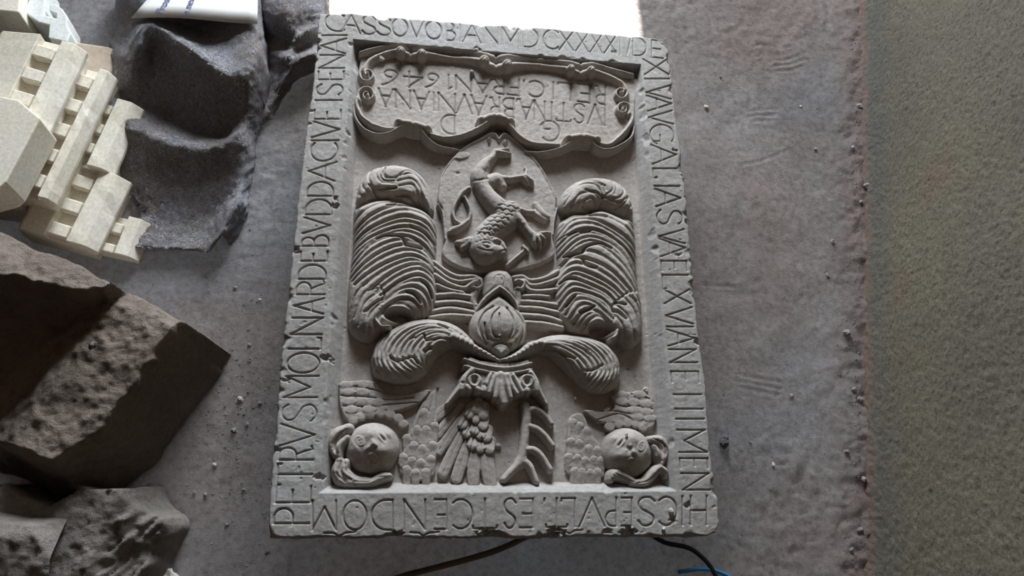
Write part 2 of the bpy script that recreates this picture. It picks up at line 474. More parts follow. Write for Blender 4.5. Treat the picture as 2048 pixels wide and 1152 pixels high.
    def strands(s, guides, between, wd, deep, shallow):
        G = []
        for g in guides:
            c = catmull(np.array(g, float), 6)
            L = np.r_[0, np.cumsum(np.linalg.norm(np.diff(c, axis=0), axis=1))]
            t = np.linspace(0, L[-1], 16)
            G.append(np.column_stack([np.interp(t, L, c[:, 0]), np.interp(t, L, c[:, 1])]))
        for a in range(len(G) - 1):
            for b in range(between + 1):
                f = b / (between + 1)
                c = G[a] * (1 - f) + G[a + 1] * f
                wob = 0.8 * np.sin(np.linspace(0, 5, 16) + a * 1.7 + b)
                c = c + np.column_stack([np.zeros(16), wob])
                s.add(c[:: 1 if b == 0 else 1], wd, -deep if b == 0 else -shallow, sub=1)
        s.add(G[-1], wd, -deep, sub=1)
    def build(s, name, mat, parent, rough=0.5, blur=1, seed=1):
        Z = s.Z
        for _ in range(blur):
            p = np.pad(Z, 1, mode='edge')
            S = (p[:-2, 1:-1] + p[2:, 1:-1] + p[1:-1, :-2] + p[1:-1, 2:] + 4 * Z) / 8
            Z = np.where(Z > s.base - 1, S, Z)
        Z = Z + rough * fbm(s.X, s.Y, 9, 3, seed, 0.6)
        keep = s.Z > s.base - 3
        keep = keep[:-1, :-1] | keep[1:, :-1] | keep[:-1, 1:] | keep[1:, 1:]
        F = grid_faces(*Z.shape)[keep.ravel()]
        V = np.stack([s.X / 1000, s.Y / 1000, SLAB_Z + np.maximum(Z, s.base - 5) / 1000], -1).reshape(-1, 3)
        used = np.zeros(len(V), bool); used[F.ravel()] = True
        idx = np.cumsum(used) - 1
        return mesh_obj(name, V[used], idx[F], mat, parent)

def crop(x0, y0, sc):
    """traced outlines are noted in enlarged views of the slab; this maps them back"""
    return lambda pts: [(x0 + p[0] / sc, y0 + p[1] / sc) for p in pts]

# ------------------------------------------------------------------ lettering
def ell(cx, cy, rx, ry, a0, a1, n=14):
    return [(cx + rx * math.cos(math.radians(a0 + (a1 - a0) * k / n)), cy + ry * math.sin(math.radians(a0 + (a1 - a0) * k / n))) for k in range(n + 1)]
GLYPH = {
    'A': [[(0, 0), (.52, 1)], [(.52, 1), (1, 0)], [(.22, .40), (.80, .40)]],
    'B': [[(0, 0), (0, 1)], [(0, 1)] + ell(.35, .77, .45, .23, 90, -90) + [(0, .54)], [(0, .54)] + ell(.45, .27, .55, .27, 90, -90) + [(0, 0)]],
    'C': [ell(.62, .5, .62, .5, 50, 310, 20)],
    'D': [[(0, 0), (0, 1)], [(0, 1)] + ell(.3, .5, .7, .5, 90, -90, 16) + [(0, 0)]],
    'E': [[(0, 0), (0, 1)], [(0, 1), (1, 1)], [(0, .52), (.75, .52)], [(0, 0), (1, 0)]],
    'F': [[(0, 0), (0, 1)], [(0, 1), (1, 1)], [(0, .52), (.75, .52)]],
    'G': [ell(.62, .5, .62, .5, 50, 330, 20), [(.62, .42), (1, .42), (1, .12)]],
    'H': [[(0, 0), (0, 1)], [(1, 0), (1, 1)], [(0, .5), (1, .5)]],
    'I': [[(.5, 0), (.5, 1)]],
    'L': [[(0, 0), (0, 1)], [(0, 0), (1, 0), (1, .10)]],
    'M': [[(.08, 0), (.08, 1)], [(.08, 1), (.5, .22)], [(.5, .22), (.95, 1)], [(.95, 1), (.95, 0)]],
    'N': [[(0, 0), (0, 1)], [(0, 1), (1, 0)], [(1, 0), (1, 1)]],
    'O': [ell(.5, .5, .5, .5, 0, 360, 26)],
    'P': [[(0, 0), (0, 1)], [(0, 1)] + ell(.4, .73, .6, .27, 90, -90) + [(0, .46)]],
    'R': [[(0, 0), (0, 1)], [(0, 1)] + ell(.4, .75, .5, .25, 90, -90) + [(0, .5)], [(.4, .5), (.65, .25), (.8, .02), (1, .06)]],
    'S': [[(.95, .84), (.75, .98), (.4, 1), (.1, .86), (.12, .66), (.45, .52), (.85, .38), (.95, .16), (.7, .01), (.3, 0), (.02, .14)]],
    'T': [[(.5, 0), (.5, 1)], [(0, .92), (0, 1), (1, 1), (1, .92)]],
    'V': [[(0, 1), (.5, 0)], [(.5, 0), (1, 1)]],
    'X': [[(0, 1), (1, 0)], [(0, 0), (1, 1)]],
    '1': [[(.5, 0), (.5, 1), (.2, .85)]],
    '4': [[(.72, 0), (.72, 1)], [(.72, 1), (0, .34)], [(0, .34), (1, .34)]],
    '6': [[(1, .98), (.55, .80), (.2, .5), (.05, .25), (.25, .03), (.6, 0), (.85, .18), (.75, .40), (.45, .46)]],
    '.': [[(.4, .0), (.6, .06), (.5, .12), (.4, 0)]],
}
CURVED = set('SO6CG')
def interp_line(pairs):
    a = np.array(sorted(pairs), float)
    def f(v):
        if v < a[0, 0]: k = 0
        elif v > a[-1, 0]: k = len(a) - 2
        else: k = min(max(np.searchsorted(a[:, 0], v) - 1, 0), len(a) - 2)
        t = (v - a[k, 0]) / (a[k + 1, 0] - a[k, 0])
        return a[k, 1] + t * (a[k + 1, 1] - a[k, 1])
    return f
ROWS = {
 'left': dict(vert=True, base=[(80, 692), (290, 676), (383, 666), (525, 653), (775, 635), (1045, 617)],
              cap=[(80, 643), (290, 622), (383, 614), (525, 599), (775, 568), (1045, 547)],
   text=[('P', 1047, 1017), ('E', 1005, 973), ('T', 970, 928), ('R', 920, 893), ('V', 892, 848), ('S', 843, 808), ('M', 799, 750), ('O', 746, 706),
         ('L', 698, 676), ('N', 669, 636), ('A', 628, 597), ('R', 589, 562), ('D', 558, 530), ('E', 522, 504), ('B', 492, 471), ('V', 467, 435),
         ('D', 429, 399), ('D', 392, 364), ('A', 362, 324), ('C', 322, 287), ('I', 283, 279), ('V', 275, 243), ('E', 238, 220), ('I', 203, 198),
         ('S', 190, 168), ('E', 159, 143), ('N', 136, 110), ('A', 107, 77), ('I', 73, 68)]),
 'top': dict(vert=False, base=[(660, 61), (710, 66), (800, 72), (870, 78), (940, 84), (1050, 93), (1110, 98), (1200, 105), (1280, 111), (1320, 116)],
             cap=[(660, 26), (700, 29), (800, 37), (870, 43), (940, 49), (1060, 56), (1150, 63), (1220, 69), (1290, 77), (1315, 81)],
   text=[('C', 650, 687), ('A', 683, 720), ('S', 724, 752), ('S', 754, 782), ('O', 784, 815), ('V', 818, 848), ('O', 851, 883), ('B', 893, 911), ('I', 917, 923),
         ('A', 926, 961), ('N', 967, 997), ('M', 1001, 1041), ('D', 1047, 1077), ('C', 1087, 1116), ('X', 1119, 1147), ('X', 1152, 1177), ('X', 1181, 1205),
         ('X', 1209, 1233), ('I', 1238, 1244), ('V', 1247, 1262), ('D', 1267, 1293), ('E', 1304, 1326)]),
 'right': dict(vert=True, base=[(120, 1287), (307, 1304), (550, 1325), (711, 1339), (818, 1351), (960, 1364), (1040, 1373)],
               cap=[(120, 1335), (307, 1352), (550, 1376), (711, 1393), (818, 1406), (960, 1419), (1040, 1427)],
   text=[('X', 118, 149), ('I', 155, 160), ('V', 171, 198), ('A', 191, 222), ('V', 221, 248), ('G', 249, 282), ('A', 289, 328), ('L', 337, 355), ('I', 370, 375),
         ('A', 378, 413), ('S', 420, 449), ('V', 459, 487), ('A', 477, 513), ('E', 522, 541), ('L', 550, 577), ('X', 579, 607), ('V', 615, 648), ('I', 651, 656),
         ('A', 659, 692), ('N', 699, 725), ('E', 743, 764), ('I', 787, 791), ('I', 816, 820), ('I', 836, 840), ('M', 856, 907), ('E', 917, 936), ('N', 947, 980)]),
 'bottom': dict(vert=False, base=[(620, 1002), (800, 1000), (1020, 998), (1250, 996), (1420, 992)], cap=[(620, 1060), (800, 1060), (1020, 1056), (1250, 1052), (1420, 1049)],
   text=[('H', 1414, 1382), ('I', 1368, 1363), ('C', 1354, 1320), ('S', 1310, 1276), ('E', 1264, 1244), ('P', 1233, 1212), ('V', 1209, 1159), ('L', 1150, 1123),
         ('T', 1135, 1092), ('.', 1092, 1086), ('E', 1066, 1040), ('S', 1032, 1008), ('T', 994, 946), ('C', 945, 907), ('E', 893, 870), ('N', 850, 808),
         ('D', 785, 743), ('O', 733, 686), ('M', 676, 622)]),
 'plate_year': dict(vert=False, base=[(764, 139), (870, 148), (960, 155), (1070, 162), (1211, 171)], cap=[(764, 170), (870, 176), (965, 185), (1075, 194), (1211, 209)],
   text=[('R', 1211, 1191), ('E', 1180, 1156), ('L', 1142, 1116), ('I', 1110, 1104), ('C', 1088, 1060), ('.', 1051, 1045), ('F', 1038, 1015), ('R', 1008, 986),
         ('A', 984, 948), ('N', 942, 912), ('1', 906, 888), ('6', 878, 852), ('4', 844, 808), ('6', 797, 764)]),
 'plate_name': dict(vert=False, base=[(757, 177), (850, 184), (905, 188), (975, 193), (1045, 199), (1090, 204), (1211, 211)],
                    cap=[(757, 211), (840, 218), (880, 222), (940, 228), (1060, 238), (1127, 242), (1211, 251)],
   text=[('I', 1214, 1208), ('V', 1205, 1176), ('S', 1169, 1148), ('T', 1142, 1113), ('I', 1107, 1101), ('N', 1090, 1069), ('A', 1067, 1039), ('.', 1038, 1030),
         ('B', 1027, 1006), ('R', 999, 980), ('A', 973, 943), ('V', 944, 914), ('N', 910, 877), ('I', 871, 864), ('A', 858, 828), ('N', 820, 791), ('A', 786, 757)]),
 'plate_dear': dict(vert=False, base=[(880, 229), (1120, 243)], cap=[(880, 266), (1120, 283)], text=[('G', 1119, 1087), ('D', 909, 882)]),
}
MARKS = [[(648, 1066), (668, 1066), (674, 1072), (683, 1071), (690, 1066), (712, 1064)], [(820, 1065), (838, 1066), (846, 1073), (858, 1066), (878, 1064)],
         [(1110, 1062), (1130, 1063), (1140, 1068), (1150, 1061), (1165, 1060)]]
def letter_strokes(row, zoff):
    R = ROWS[row]; base = interp_line(R['base']); cap = interp_line(R['cap'])
    out = []
    for ch, a, b in R['text']:
        st = []
        for s_ in GLYPH[ch]:
            if ch in 'S6': s_ = catmull(s_, 4).tolist()
            q = []
            for (s, t) in s_:
                m = a + (b - a) * s
                n = base(m) + (cap(m) - base(m)) * t
                q.append(mm(n, m, zoff) if R['vert'] else mm(m, n, zoff))
            st.append(np.array(q))
        out.append((ch, st))
    return out
def carve(X, Y, Z, P, wd, depth, serif=True, x0=None, y0=None, res=None):
    i0 = max(int((P[:, 1].min() - 18 - y0) / res), 0); i1 = int((P[:, 1].max() + 18 - y0) / res) + 2
    j0 = max(int((P[:, 0].min() - 18 - x0) / res), 0); j1 = int((P[:, 0].max() + 18 - x0) / res) + 2
    w = (slice(i0, i1), slice(j0, j1))
    x, y = X[w], Y[w]
    g = np.full(x.shape, 1e9)
    for k in range(len(P) - 1):
        ax, ay = P[k]; ex, ey = P[k + 1] - P[k]
        t = np.clip(((x - ax) * ex + (y - ay) * ey) / (ex * ex + ey * ey + 1e-9), 0, 1)
        g = np.minimum(g, np.hypot(x - ax - t * ex, y - ay - t * ey))
    cut = np.clip(1.25 * (1 - g / wd), 0, 1)
    if serif:
        for e in (P[0], P[-1]):
            cut = np.maximum(cut, np.clip(1.1 * (1 - np.hypot(x - e[0], y - e[1]) / (wd * 1.45)), 0, 0.9))
    return w, cut * depth
def ribbon(name, strokes, wd, z, mat, parent):
    V = []; F = []
    for P in strokes:
        n = len(P); b = len(V)
        T = np.gradient(P, axis=0); T /= (np.linalg.norm(T, axis=1, keepdims=True) + 1e-9)
        N = np.column_stack([-T[:, 1], T[:, 0]])
        for k in range(n):
            for sg in (-1, 1):
                q = P[k] + N[k] * wd * sg
                V.append((q[0] / 1000, q[1] / 1000, SLAB_Z + z / 1000))
        F += [(b + 2 * k, b + 2 * k + 2, b + 2 * k + 3, b + 2 * k + 1) for k in range(n - 1)]
    o = mesh_obj(name, V, F, mat, parent, smooth=False)
    return o

# ------------------------------------------------------------------ the slab
slab = empty('carved_epitaph', (0, 0, 0))
tag(slab, 'large carved grey stone slab with lion shield, feather plumes, cherubs and inscribed border', 'carved slab')
RES = 1.25
hw, hl = SLAB_W * 500, SLAB_L * 500
nx, ny = int(2 * hw / RES), int(2 * hl / RES)
gx = np.linspace(-hw, hw, nx); gy = np.linspace(-hl, hl, ny)
SX, SY = np.meshgrid(gx, gy)
rx_, ry_ = gx[1] - gx[0], gy[1] - gy[0]
INNER = np.array([mm(706, 79), mm(1282, 129), mm(1353, 982), mm(638, 986)])
din = poly_sdf(SX, SY, INNER)
BEV = 21.0
SZ = np.where(din > 0, np.maximum(FIELD, FIELD * np.clip(din / BEV, 0, 1)), 0.0)
top_edge = (INNER[0] + INNER[1]) / 2
wide = np.clip((SY - (top_edge[1] - 70)) / 40, 0, 1)
SZ = np.where((din > 0), np.maximum(FIELD, SZ - wide * 16 * np.clip(din / 5, 0, 1)), SZ)
SZ += 0.45 * fbm(SX, SY, 14, 4, 5, 0.6) + 0.8 * fbm(SX, SY, 120, 2, 9)
pits = vnoise(SX, SY, 5, 91) * 0.6 + vnoise(SX, SY, 11, 92) * 0.5
SZ -= np.clip(pits - 0.70, 0, 1) * 6
# chipped arrises, inside and out
dout = np.minimum(np.minimum(SX + hw, hw - SX), np.minimum(SY + hl, hl - SY))
chip = np.clip(fbm(SX, SY, 40, 3, 15, 0.7), 0, 1)
rad = 3.0 + 13 * chip ** 1.6
t = np.clip(1 - dout / rad, 0, 1)
SZ -= rad * (1 - np.sqrt(np.clip(1 - t * t, 0, 1))) * 1.2
chip2 = np.clip(fbm(SX, SY, 34, 3, 25, 0.7) - 0.55, 0, 1)
SZ -= np.clip(1 - np.abs(din - 1) / (2 + 9 * chip2), 0, 1) * (0.8 + 6 * chip2)
for (px_, py_, r, dp) in ((672, 413, 8, 9), (653, 716, 10, 9), (636, 955, 7, 7), (592, 500, 9, 12), (1366, 361, 6, 7), (1376, 413, 6, 6), (1354, 510, 8, 4), (1382, 502, 6, 5),
                          (1397, 685, 8, 9), (1376, 1010, 6, 6), (1110, 1068, 16, 13), (1258, 1068, 14, 10), (1215, 1066, 9, 6), (790, 1074, 10, 10), (970, 1070, 14, 9),
                          (1344, 1040, 7, 6), (672, 395, 6, 5), (958, 98, 7, 4), (1230, 104, 6, 3), (1348, 300, 6, 5), (556, 900, 6, 8), (575, 760, 7, 7), (700, 90, 5, 3)):
    cx, cy = mm(px_, py_)
    dd = np.hypot((SX - cx) * 0.8, (SY - cy) * 1.2) + 4.0 * fbm(SX, SY, 9, 3, 33, 0.7)
    SZ -= dp * np.clip(1.3 * (1 - dd / (r * 1.05)), 0, 1)
# ragged outline: how far each arris stands out (mm) along its length, minus small losses
def ragged(t, seed, amp):
    return amp * (0.7 * vnoise(t, t * 0, 60, seed) + 0.5 * vnoise(t, t * 0, 21, seed + 1) + 0.35 * vnoise(t, t * 0, 8, seed + 2))
def fade(d): return np.exp(-np.clip(d, 0, None) / 14.0)
LY = [mm(600, y)[1] for y in (1072, 1000, 900, 750, 580, 400, 250, 100, 40)]; LV = [3, 6, 9, 10, 9, 8, 3, -3, -2]
RY = [mm(1390, y)[1] for y in (1060, 1000, 900, 760, 700, 560, 340, 250, 150, 90)]; RV = [3, 5, 1, 6, 1, 4, 5, 2, 0, -2]
TX = [mm(x, 50)[0] for x in (640, 700, 840, 980, 1010, 1060, 1200, 1310)]; TV = [2, 9, 8, 4, 9, 9, 6, 3]
eL = np.interp(SY, LY, LV) - ragged(SY, 201, 2.4); eR = np.interp(SY, RY, RV) - ragged(SY, 211, 2.4)
eT = np.interp(SX, TX, TV) - ragged(SX, 231, 1.8); eB = -2.0 - ragged(SX, 221, 3.2)
OX = SX - eL * fade(SX + hw) + eR * fade(hw - SX)
OY = SY - eB * fade(SY + hl) + eT * fade(hl - SY)
cd = np.hypot(hw - SX, hl - SY)
OX -= 11 * np.exp(-(cd / 18) ** 2); OY -= 9 * np.exp(-(cd / 18) ** 2)
cd = np.hypot(hw - SX, SY + hl); OX -= 7 * np.exp(-(cd / 14) ** 2); OY += 6 * np.exp(-(cd / 14) ** 2)
letters = []
for row in ('left', 'top', 'right', 'bottom'):
    for ch, st in letter_strokes(row, 0):
        letters.append((ch, st))
        tot = {}
        for P in st:
            dep = 3.6
            w, c = carve(OX, OY, SZ, P, 2.1, dep, True, gx[0], gy[0], RES)
            SZc = SZ[w]
            SZ[w] = np.minimum(SZc, SZc * 0.0 + np.minimum(SZc, np.where(c > 0, -c, SZc)))
for P in MARKS:
    q = np.array([mm(*p) for p in P])
    w, c = carve(OX, OY, SZ, q, 2.2, 3.6, False, gx[0], gy[0], RES)
    SZ[w] = np.minimum(SZ[w], np.where(c > 0, -c, SZ[w]))
V = np.stack([OX / 1000, OY / 1000, SLAB_Z + SZ / 1000], -1).reshape(-1, 3)
F = grid_faces(ny, nx)
idx = np.arange(ny * nx).reshape(ny, nx)
loop = np.concatenate([idx[0, :-1], idx[:-1, -1], idx[-1, :0:-1], idx[:0:-1, 0]])
isfield = (din > BEV - 3)[:-1, :-1].ravel()
# frame with side walls
rings = [loop]; VV = [V]; nv = len(V)
TH = 0.135
for k, zz in enumerate((0.02, 0.06, 0.10, TH)):
    P = V[loop].copy()
    nrm = P[:, :2] / (np.abs(P[:, :2]).max() + 1e-9)
    jit = 0.003 * fbm(P[:, 0] * 1000 + P[:, 1] * 700, P[:, 1] * 0 + k * 37, 25, 3, 77 + k)
    P[:, :2] *= (1 - 0.004 * k + jit[:, None] * 1.2)
    P[:, 2] = SLAB_Z - zz
    VV.append(P); rings.append(np.arange(nv, nv + len(loop))); nv += len(loop)
SF = []
for a, b in zip(rings[:-1], rings[1:]):
    SF.append(np.stack([a, b, np.roll(b, -1), np.roll(a, -1)], -1))
VV = np.vstack(VV)
FF = np.vstack([F[~isfield]] + SF)
used = np.zeros(len(VV), bool); used[FF.ravel()] = True; ix = np.cumsum(used) - 1
frame = mesh_obj('inscribed_border', VV[used], ix[FF], MAT['slab'], slab)
under = V[loop[::40]].copy(); under[:, :2] *= 0.985; under[:, 2] = SLAB_Z - TH + 0.001
mesh_obj('underside', under, [tuple(range(len(under)))[::-1]], MAT['slab'], slab, smooth=False)
FF = F[isfield]; used = np.zeros(len(V), bool); used[FF.ravel()] = True; ix = np.cumsum(used) - 1
mesh_obj('recessed_field', V[used], ix[FF], MAT['carving'], slab)
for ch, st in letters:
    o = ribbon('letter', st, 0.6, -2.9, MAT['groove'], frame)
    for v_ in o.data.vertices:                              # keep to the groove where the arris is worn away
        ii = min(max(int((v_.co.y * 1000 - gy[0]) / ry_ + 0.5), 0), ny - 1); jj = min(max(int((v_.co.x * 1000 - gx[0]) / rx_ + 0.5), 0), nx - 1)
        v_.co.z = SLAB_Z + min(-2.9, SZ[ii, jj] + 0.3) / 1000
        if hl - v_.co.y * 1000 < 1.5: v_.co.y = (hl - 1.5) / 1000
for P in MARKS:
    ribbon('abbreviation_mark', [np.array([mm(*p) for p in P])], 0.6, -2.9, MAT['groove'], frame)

# ------------------------------------------------------------------ cartouche
PLATE = -22.0
R = Relief((695, 75, 1295, 315), zref=-10, res=1.35)
R.poly([(722, 96), (800, 92), (1000, 112), (1150, 124), (1272, 142), (1274, 200), (1270, 245), (1250, 275), (1210, 292), (1160, 282), (1120, 294), (1065, 286), (1030, 264), (1005, 240),
        (985, 240), (960, 258), (925, 271), (870, 274), (830, 256), (785, 262), (745, 248), (720, 222), (712, 180), (716, 130)], PLATE, 3)
plate_w = None
for row in ('plate_year', 'plate_name', 'plate_dear'):
    for ch, st in letter_strokes(row, PLATE):
        for P in st:
            w, c = carve(R.X, R.Y, R.Z, P, 2.5, 3.4, True, R.X[0, 0], R.Y[0, 0], R.res)
            R.Z[w] -= np.clip(c, 0, 1e9) * (R.Z[w] > PLATE - 5) * (R.Z[w] - 0 > PLATE - 3.4)
# top roll
R.tube([(720, 104), (745, 98), (790, 91), (822, 97), (850, 95), (900, 102), (945, 106), (970, 111), (992, 117), (1015, 114), (1060, 118), (1110, 123), (1140, 127), (1160, 132), (1185, 130), (1225, 139), (1266, 148)],
       [5, 7, 9, 9, 9, 7, 8, 11, 12, 11, 8, 8, 9, 10, 9, 7, 5], [-8, -6, -3, -4, -3, -6, -4, -1, -3, -1, -5, -4, -2, -3, -2, -6, -8])
R.tube([(735, 152), (730, 138), (740, 120), (765, 108), (795, 102), (822, 110), (848, 107), (900, 114), (940, 117), (966, 124), (992, 134), (1016, 130), (1060, 128), (1110, 133), (1138, 138), (1160, 146), (1184, 142), (1220, 152), (1245, 165), (1252, 178)],
       [8, 8, 8, 8, 9, 10, 9, 7, 9, 11, 12, 11, 8, 8, 9, 10, 9, 8, 8, 7], [-9, -8, -7, -6, -4, -6, -4, -9, -7, -3, -4, -3, -8, -8, -4, -5, -4, -7, -8, -9])
for c, r in (((801, 103), 9), ((843, 108), 9), ((968, 121), 10), ((1014, 129), 10), ((1141, 138), 8), ((1181, 141), 8)):
    R.dome((c[0], c[1] + 3), r + 1, r + 1, 9, base=-16, power=0.45); R.add([(c[0] - 3, c[1] + 5), (c[0] + 1, c[1] + 1), (c[0] + 4, c[1] + 5)], 2.4, -3)
R.add([(818, 92), (822, 104), (822, 120)], 4, -4); R.add([(992, 112), (992, 130), (991, 142)], 5, -4); R.add([(1161, 128), (1161, 144), (1160, 154)], 4, -4)
R.add([(722, 108), (760, 101), (790, 98)], 3, -5); R.add([(1200, 139), (1235, 148), (1262, 153)], 3, -5)
# side volutes
def volute(c, r0, turns, a0, sgn, h):
    pts = []; rr = []; hh = []
    n = int(turns * 12)
    for k in range(n + 1):
        t_ = k / n; a = a0 + sgn * turns * 2 * math.pi * t_; r = r0 * (1 - 0.85 * t_)
        pts.append((c[0] + r * math.cos(a), c[1] + r * math.sin(a))); rr.append(5.2 * (1 - 0.45 * t_)); hh.append(h + 4 * t_)
    R.tube(pts, rr, hh)
volute((735, 148), 17, 1.4, -2.2, -1, -9); R.dome((735, 148), 5, 5, -2)
volute((734, 190), 19, 1.5, 2.6, 1, -7); R.dome((735, 193), 6, 6, 0)
volute((1242, 184), 15, 1.4, -0.8, 1, -9); R.dome((1242, 186), 5, 5, -2)
volute((1246, 218), 16, 1.5, 0.6, -1, -7); R.dome((1246, 220), 5, 5, 0)
# lower band: two ridges with brackets
R.tube([(714, 195), (713, 210), (722, 230), (735, 243), (752, 253), (780, 260), (805, 256)], [6, 6, 6, 6, 6, 6, 6], [-6, -6, -5, -4, -3, -2, 0])
R.tube([(707, 205), (709, 228), (718, 246), (732, 260), (756, 270), (782, 267), (806, 254)], 4.2, [-12, -10, -8, -6, -3, 0, 2])
R.tube([(862, 270), (880, 275), (897, 276), (928, 270), (957, 258), (973, 248)], [6, 6, 6, 7, 7, 7], [-3, -3, -3, -2, 0, 2])
R.tube([(842, 264), (858, 280), (876, 290), (900, 294), (924, 297)], [4, 4, 3.5, 3, 2.5], [2, -3, -8, -12, -16])
R.tube([(1018, 252), (1032, 268), (1050, 281), (1072, 288), (1118, 291)], [7, 7, 7, 6, 6], [2, 0, -2, -3, -3])
R.tube([(1050, 299), (1080, 304), (1116, 299), (1141, 288)], [2.5, 3.5, 4, 4], [-14, -8, -3, 2])
R.tube([(1178, 281), (1192, 295), (1212, 300), (1236, 293), (1263, 273), (1270, 250)], [4, 4, 4, 4, 3.5, 3], [2, 0, -3, -5, -8, -12])
R.tube([(1200, 290), (1217, 291), (1236, 277), (1255, 256), (1265, 237), (1263, 218)], 6, [0, -2, -3, -4, -5, -6])
for a, b, c in (((798, 248), (826, 253), (854, 260)), ((963, 243), (992, 237), (1020, 246)), ((1136, 280), (1164, 277), (1192, 282))):
    R.tube([a, b, c], [10, 13, 10], [5, 8, 5]); R.dome(a, 10, 9, 9, base=-20); R.dome(c, 10, 9, 9, base=-20)
    R.add([(b[0], b[1] - 14), b, (b[0], b[1] + 14)], 5, -3)
    R.pit((a[0] - 1, a[1] + 2), 5, 4, 3); R.pit((c[0] + 1, c[1] + 2), 5, 4, 3)
cart = R.build('cartouche', MAT['carving'], slab, 0.5, 1, 3)
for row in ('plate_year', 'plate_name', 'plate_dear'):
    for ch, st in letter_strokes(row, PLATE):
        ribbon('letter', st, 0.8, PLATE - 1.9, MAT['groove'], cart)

# ------------------------------------------------------------------ shield and lion
c = crop(860, 260, 3.84)
SH = -20.0
R = Relief((865, 258, 1122, 552), zref=-16)
shield_out = c([(500, 22), (400, 50), (250, 140), (150, 240), (90, 350), (62, 460), (60, 545), (92, 590), (108, 700), (115, 830), (90, 930), (120, 990), (230, 1050), (400, 1092), (600, 1082), (800, 1040),
                (950, 970), (966, 900), (950, 800), (968, 640), (976, 510), (930, 420), (850, 280), (740, 150), (640, 60), (560, 22)])
R.poly(shield_out, SH, 3, smooth=True)
R.tube(c([(70, 500), (90, 350), (150, 245), (250, 145), (400, 55), (490, 28), (525, 70)]), [2.5, 2.5, 3, 3, 3.5, 4, 4], [SH, SH + 1.5, SH + 2.5, SH + 3, SH + 5, SH + 8, SH + 8])
R.tube(c([(530, 75), (570, 30), (650, 70), (745, 158), (855, 288), (930, 425), (975, 515)]), [4, 4, 3.5, 3.5, 3, 3, 2.5], [SH + 8, SH + 8, SH + 5, SH + 4, SH + 3, SH + 2, SH + 1])
R.dome(c([(455, 72)])[0], 5, 5, SH + 12); R.dome(c([(578, 90)])[0], 7, 7, SH + 12); R.add(c([(560, 85), (590, 95)]), 3, -4)
R.tube(c([(60, 560), (95, 620), (110, 720), (118, 830)]), 2.5, SH + 2)
R.tube(c([(980, 590), (955, 700), (948, 800)]), 3, SH + 2)
R.poly(c([(180, 215), (230, 165), (300, 170), (300, 205), (240, 225)]), SH + 3, 2)
R.pit(c([(215, 325)])[0], 4, 3, 3)
R.build('shield', MAT['carving'], slab, 0.5, 1, 5)

R = Relief((880, 262, 1112, 535), zref=-6, base=SH)
def T(pts, r, h, **k): R.tube(c(pts), [q / 3.84 for q in r] if not np.isscalar(r) else r / 3.84, h, **k)
T([(400, 300), (385, 345), (400, 420), (450, 500), (515, 570), (590, 650)], [62, 72, 68, 70, 80, 95], [2, 4, 4, 5, 7, 8])      # trunk
T([(620, 610), (580, 680), (500, 740), (430, 800)], [85, 105, 98, 90], [7, 9, 9, 8])                                            # mane
T([(440, 800), (410, 880), (430, 930)], [92, 105, 100], [8, 9, 9])                                                               # head
T([(440, 920), (520, 930), (560, 945)], [90, 62, 42], [9, 8, 6])
T([(500, 860), (545, 880), (575, 925)], [40, 32, 24], [9, 8, 6])                                                               # muzzle
T([(400, 300), (430, 250), (480, 205), (505, 155)], [62, 50, 34, 28], [4, 2, -1, -3])                                          # hind leg
T([(500, 160), (560, 150), (605, 140)], [26, 22, 14], [-2, -2, -5]); T([(510, 165), (570, 172), (618, 176)], [24, 20, 14], [-1, -1, -5])
T([(450, 390), (520, 370), (560, 420)], [60, 62, 40], [0, -1, -4])                                                              # far thigh
T([(540, 365), (620, 365), (700, 352), (745, 355)], [38, 28, 24, 32], [-2, -4, -5, -3])
T([(740, 350), (780, 380), (790, 405)], [30, 24, 16], [-3, -4, -8]); T([(735, 345), (745, 300), (735, 275)], [20, 14, 12], [-5, -8, -12]); T([(730, 365), (755, 395)], [26, 18], [-4, -7])
T([(660, 660), (705, 705), (750, 765), (800, 815)], [52, 44, 36, 44], [3, 2, 1, 2])                                             # fore leg
for q in ([(800, 820), (800, 865), (815, 885)], [(825, 825), (840, 860), (850, 885)], [(845, 815), (875, 840), (885, 860)], [(850, 800), (895, 795), (925, 790)]):
    T(q, [26, 20, 13], [3, 2, -3])
T([(690, 600), (740, 615), (800, 620)], [30, 22, 26], [-4, -7, -6])                                                             # broken fore leg
T([(820, 560), (840, 600), (870, 640), (905, 655)], [30, 36, 40, 26], [-8, -5, -4, -8]); T([(810, 630), (850, 660), (890, 680)], [24, 28, 20], [-6, -5, -8])
T([(720, 880), (735, 905), (755, 925)], [16, 20, 14], [-8, -6, -8]); T([(745, 905), (660, 975), (590, 1035)], [22, 20, 18], [-10, -9, -8])      # staff
T([(300, 430), (245, 470), (225, 500)], [22, 24, 20], [-10, -8, -8])                                                           # tail
T([(235, 490), (195, 560), (178, 630), (200, 690), (250, 710), (300, 680), (312, 620), (295, 560), (268, 505)], [17, 17, 17, 17, 19, 17, 16, 16, 16], -7)
T([(290, 690), (230, 740), (185, 755), (155, 770)], [20, 26, 32, 22], [-5, -4, -4, -8])
T([(310, 840), (255, 855), (215, 850)], [38, 34, 24], [-2, -4, -8]); T([(300, 860), (255, 885), (250, 900)], [34, 26, 16], [-2, -5, -8])
for k in range(9):                                                                                                              # curls of the mane
    a = k / 8
    p0 = (545 + 165 * 0 - 200 * a * 0.9, 560 + 245 * a); p1 = (705 - 215 * a, 590 + 235 * a)
    ln = [(p0[0] + (p1[0] - p0[0]) * t_ + 0, p0[1] + (p1[1] - p0[1]) * t_ + 9 * math.sin(t_ * 16 + k)) for t_ in np.linspace(0, 1, 11)]
    R.add(c(ln), 2.6, -3.0, sub=2)
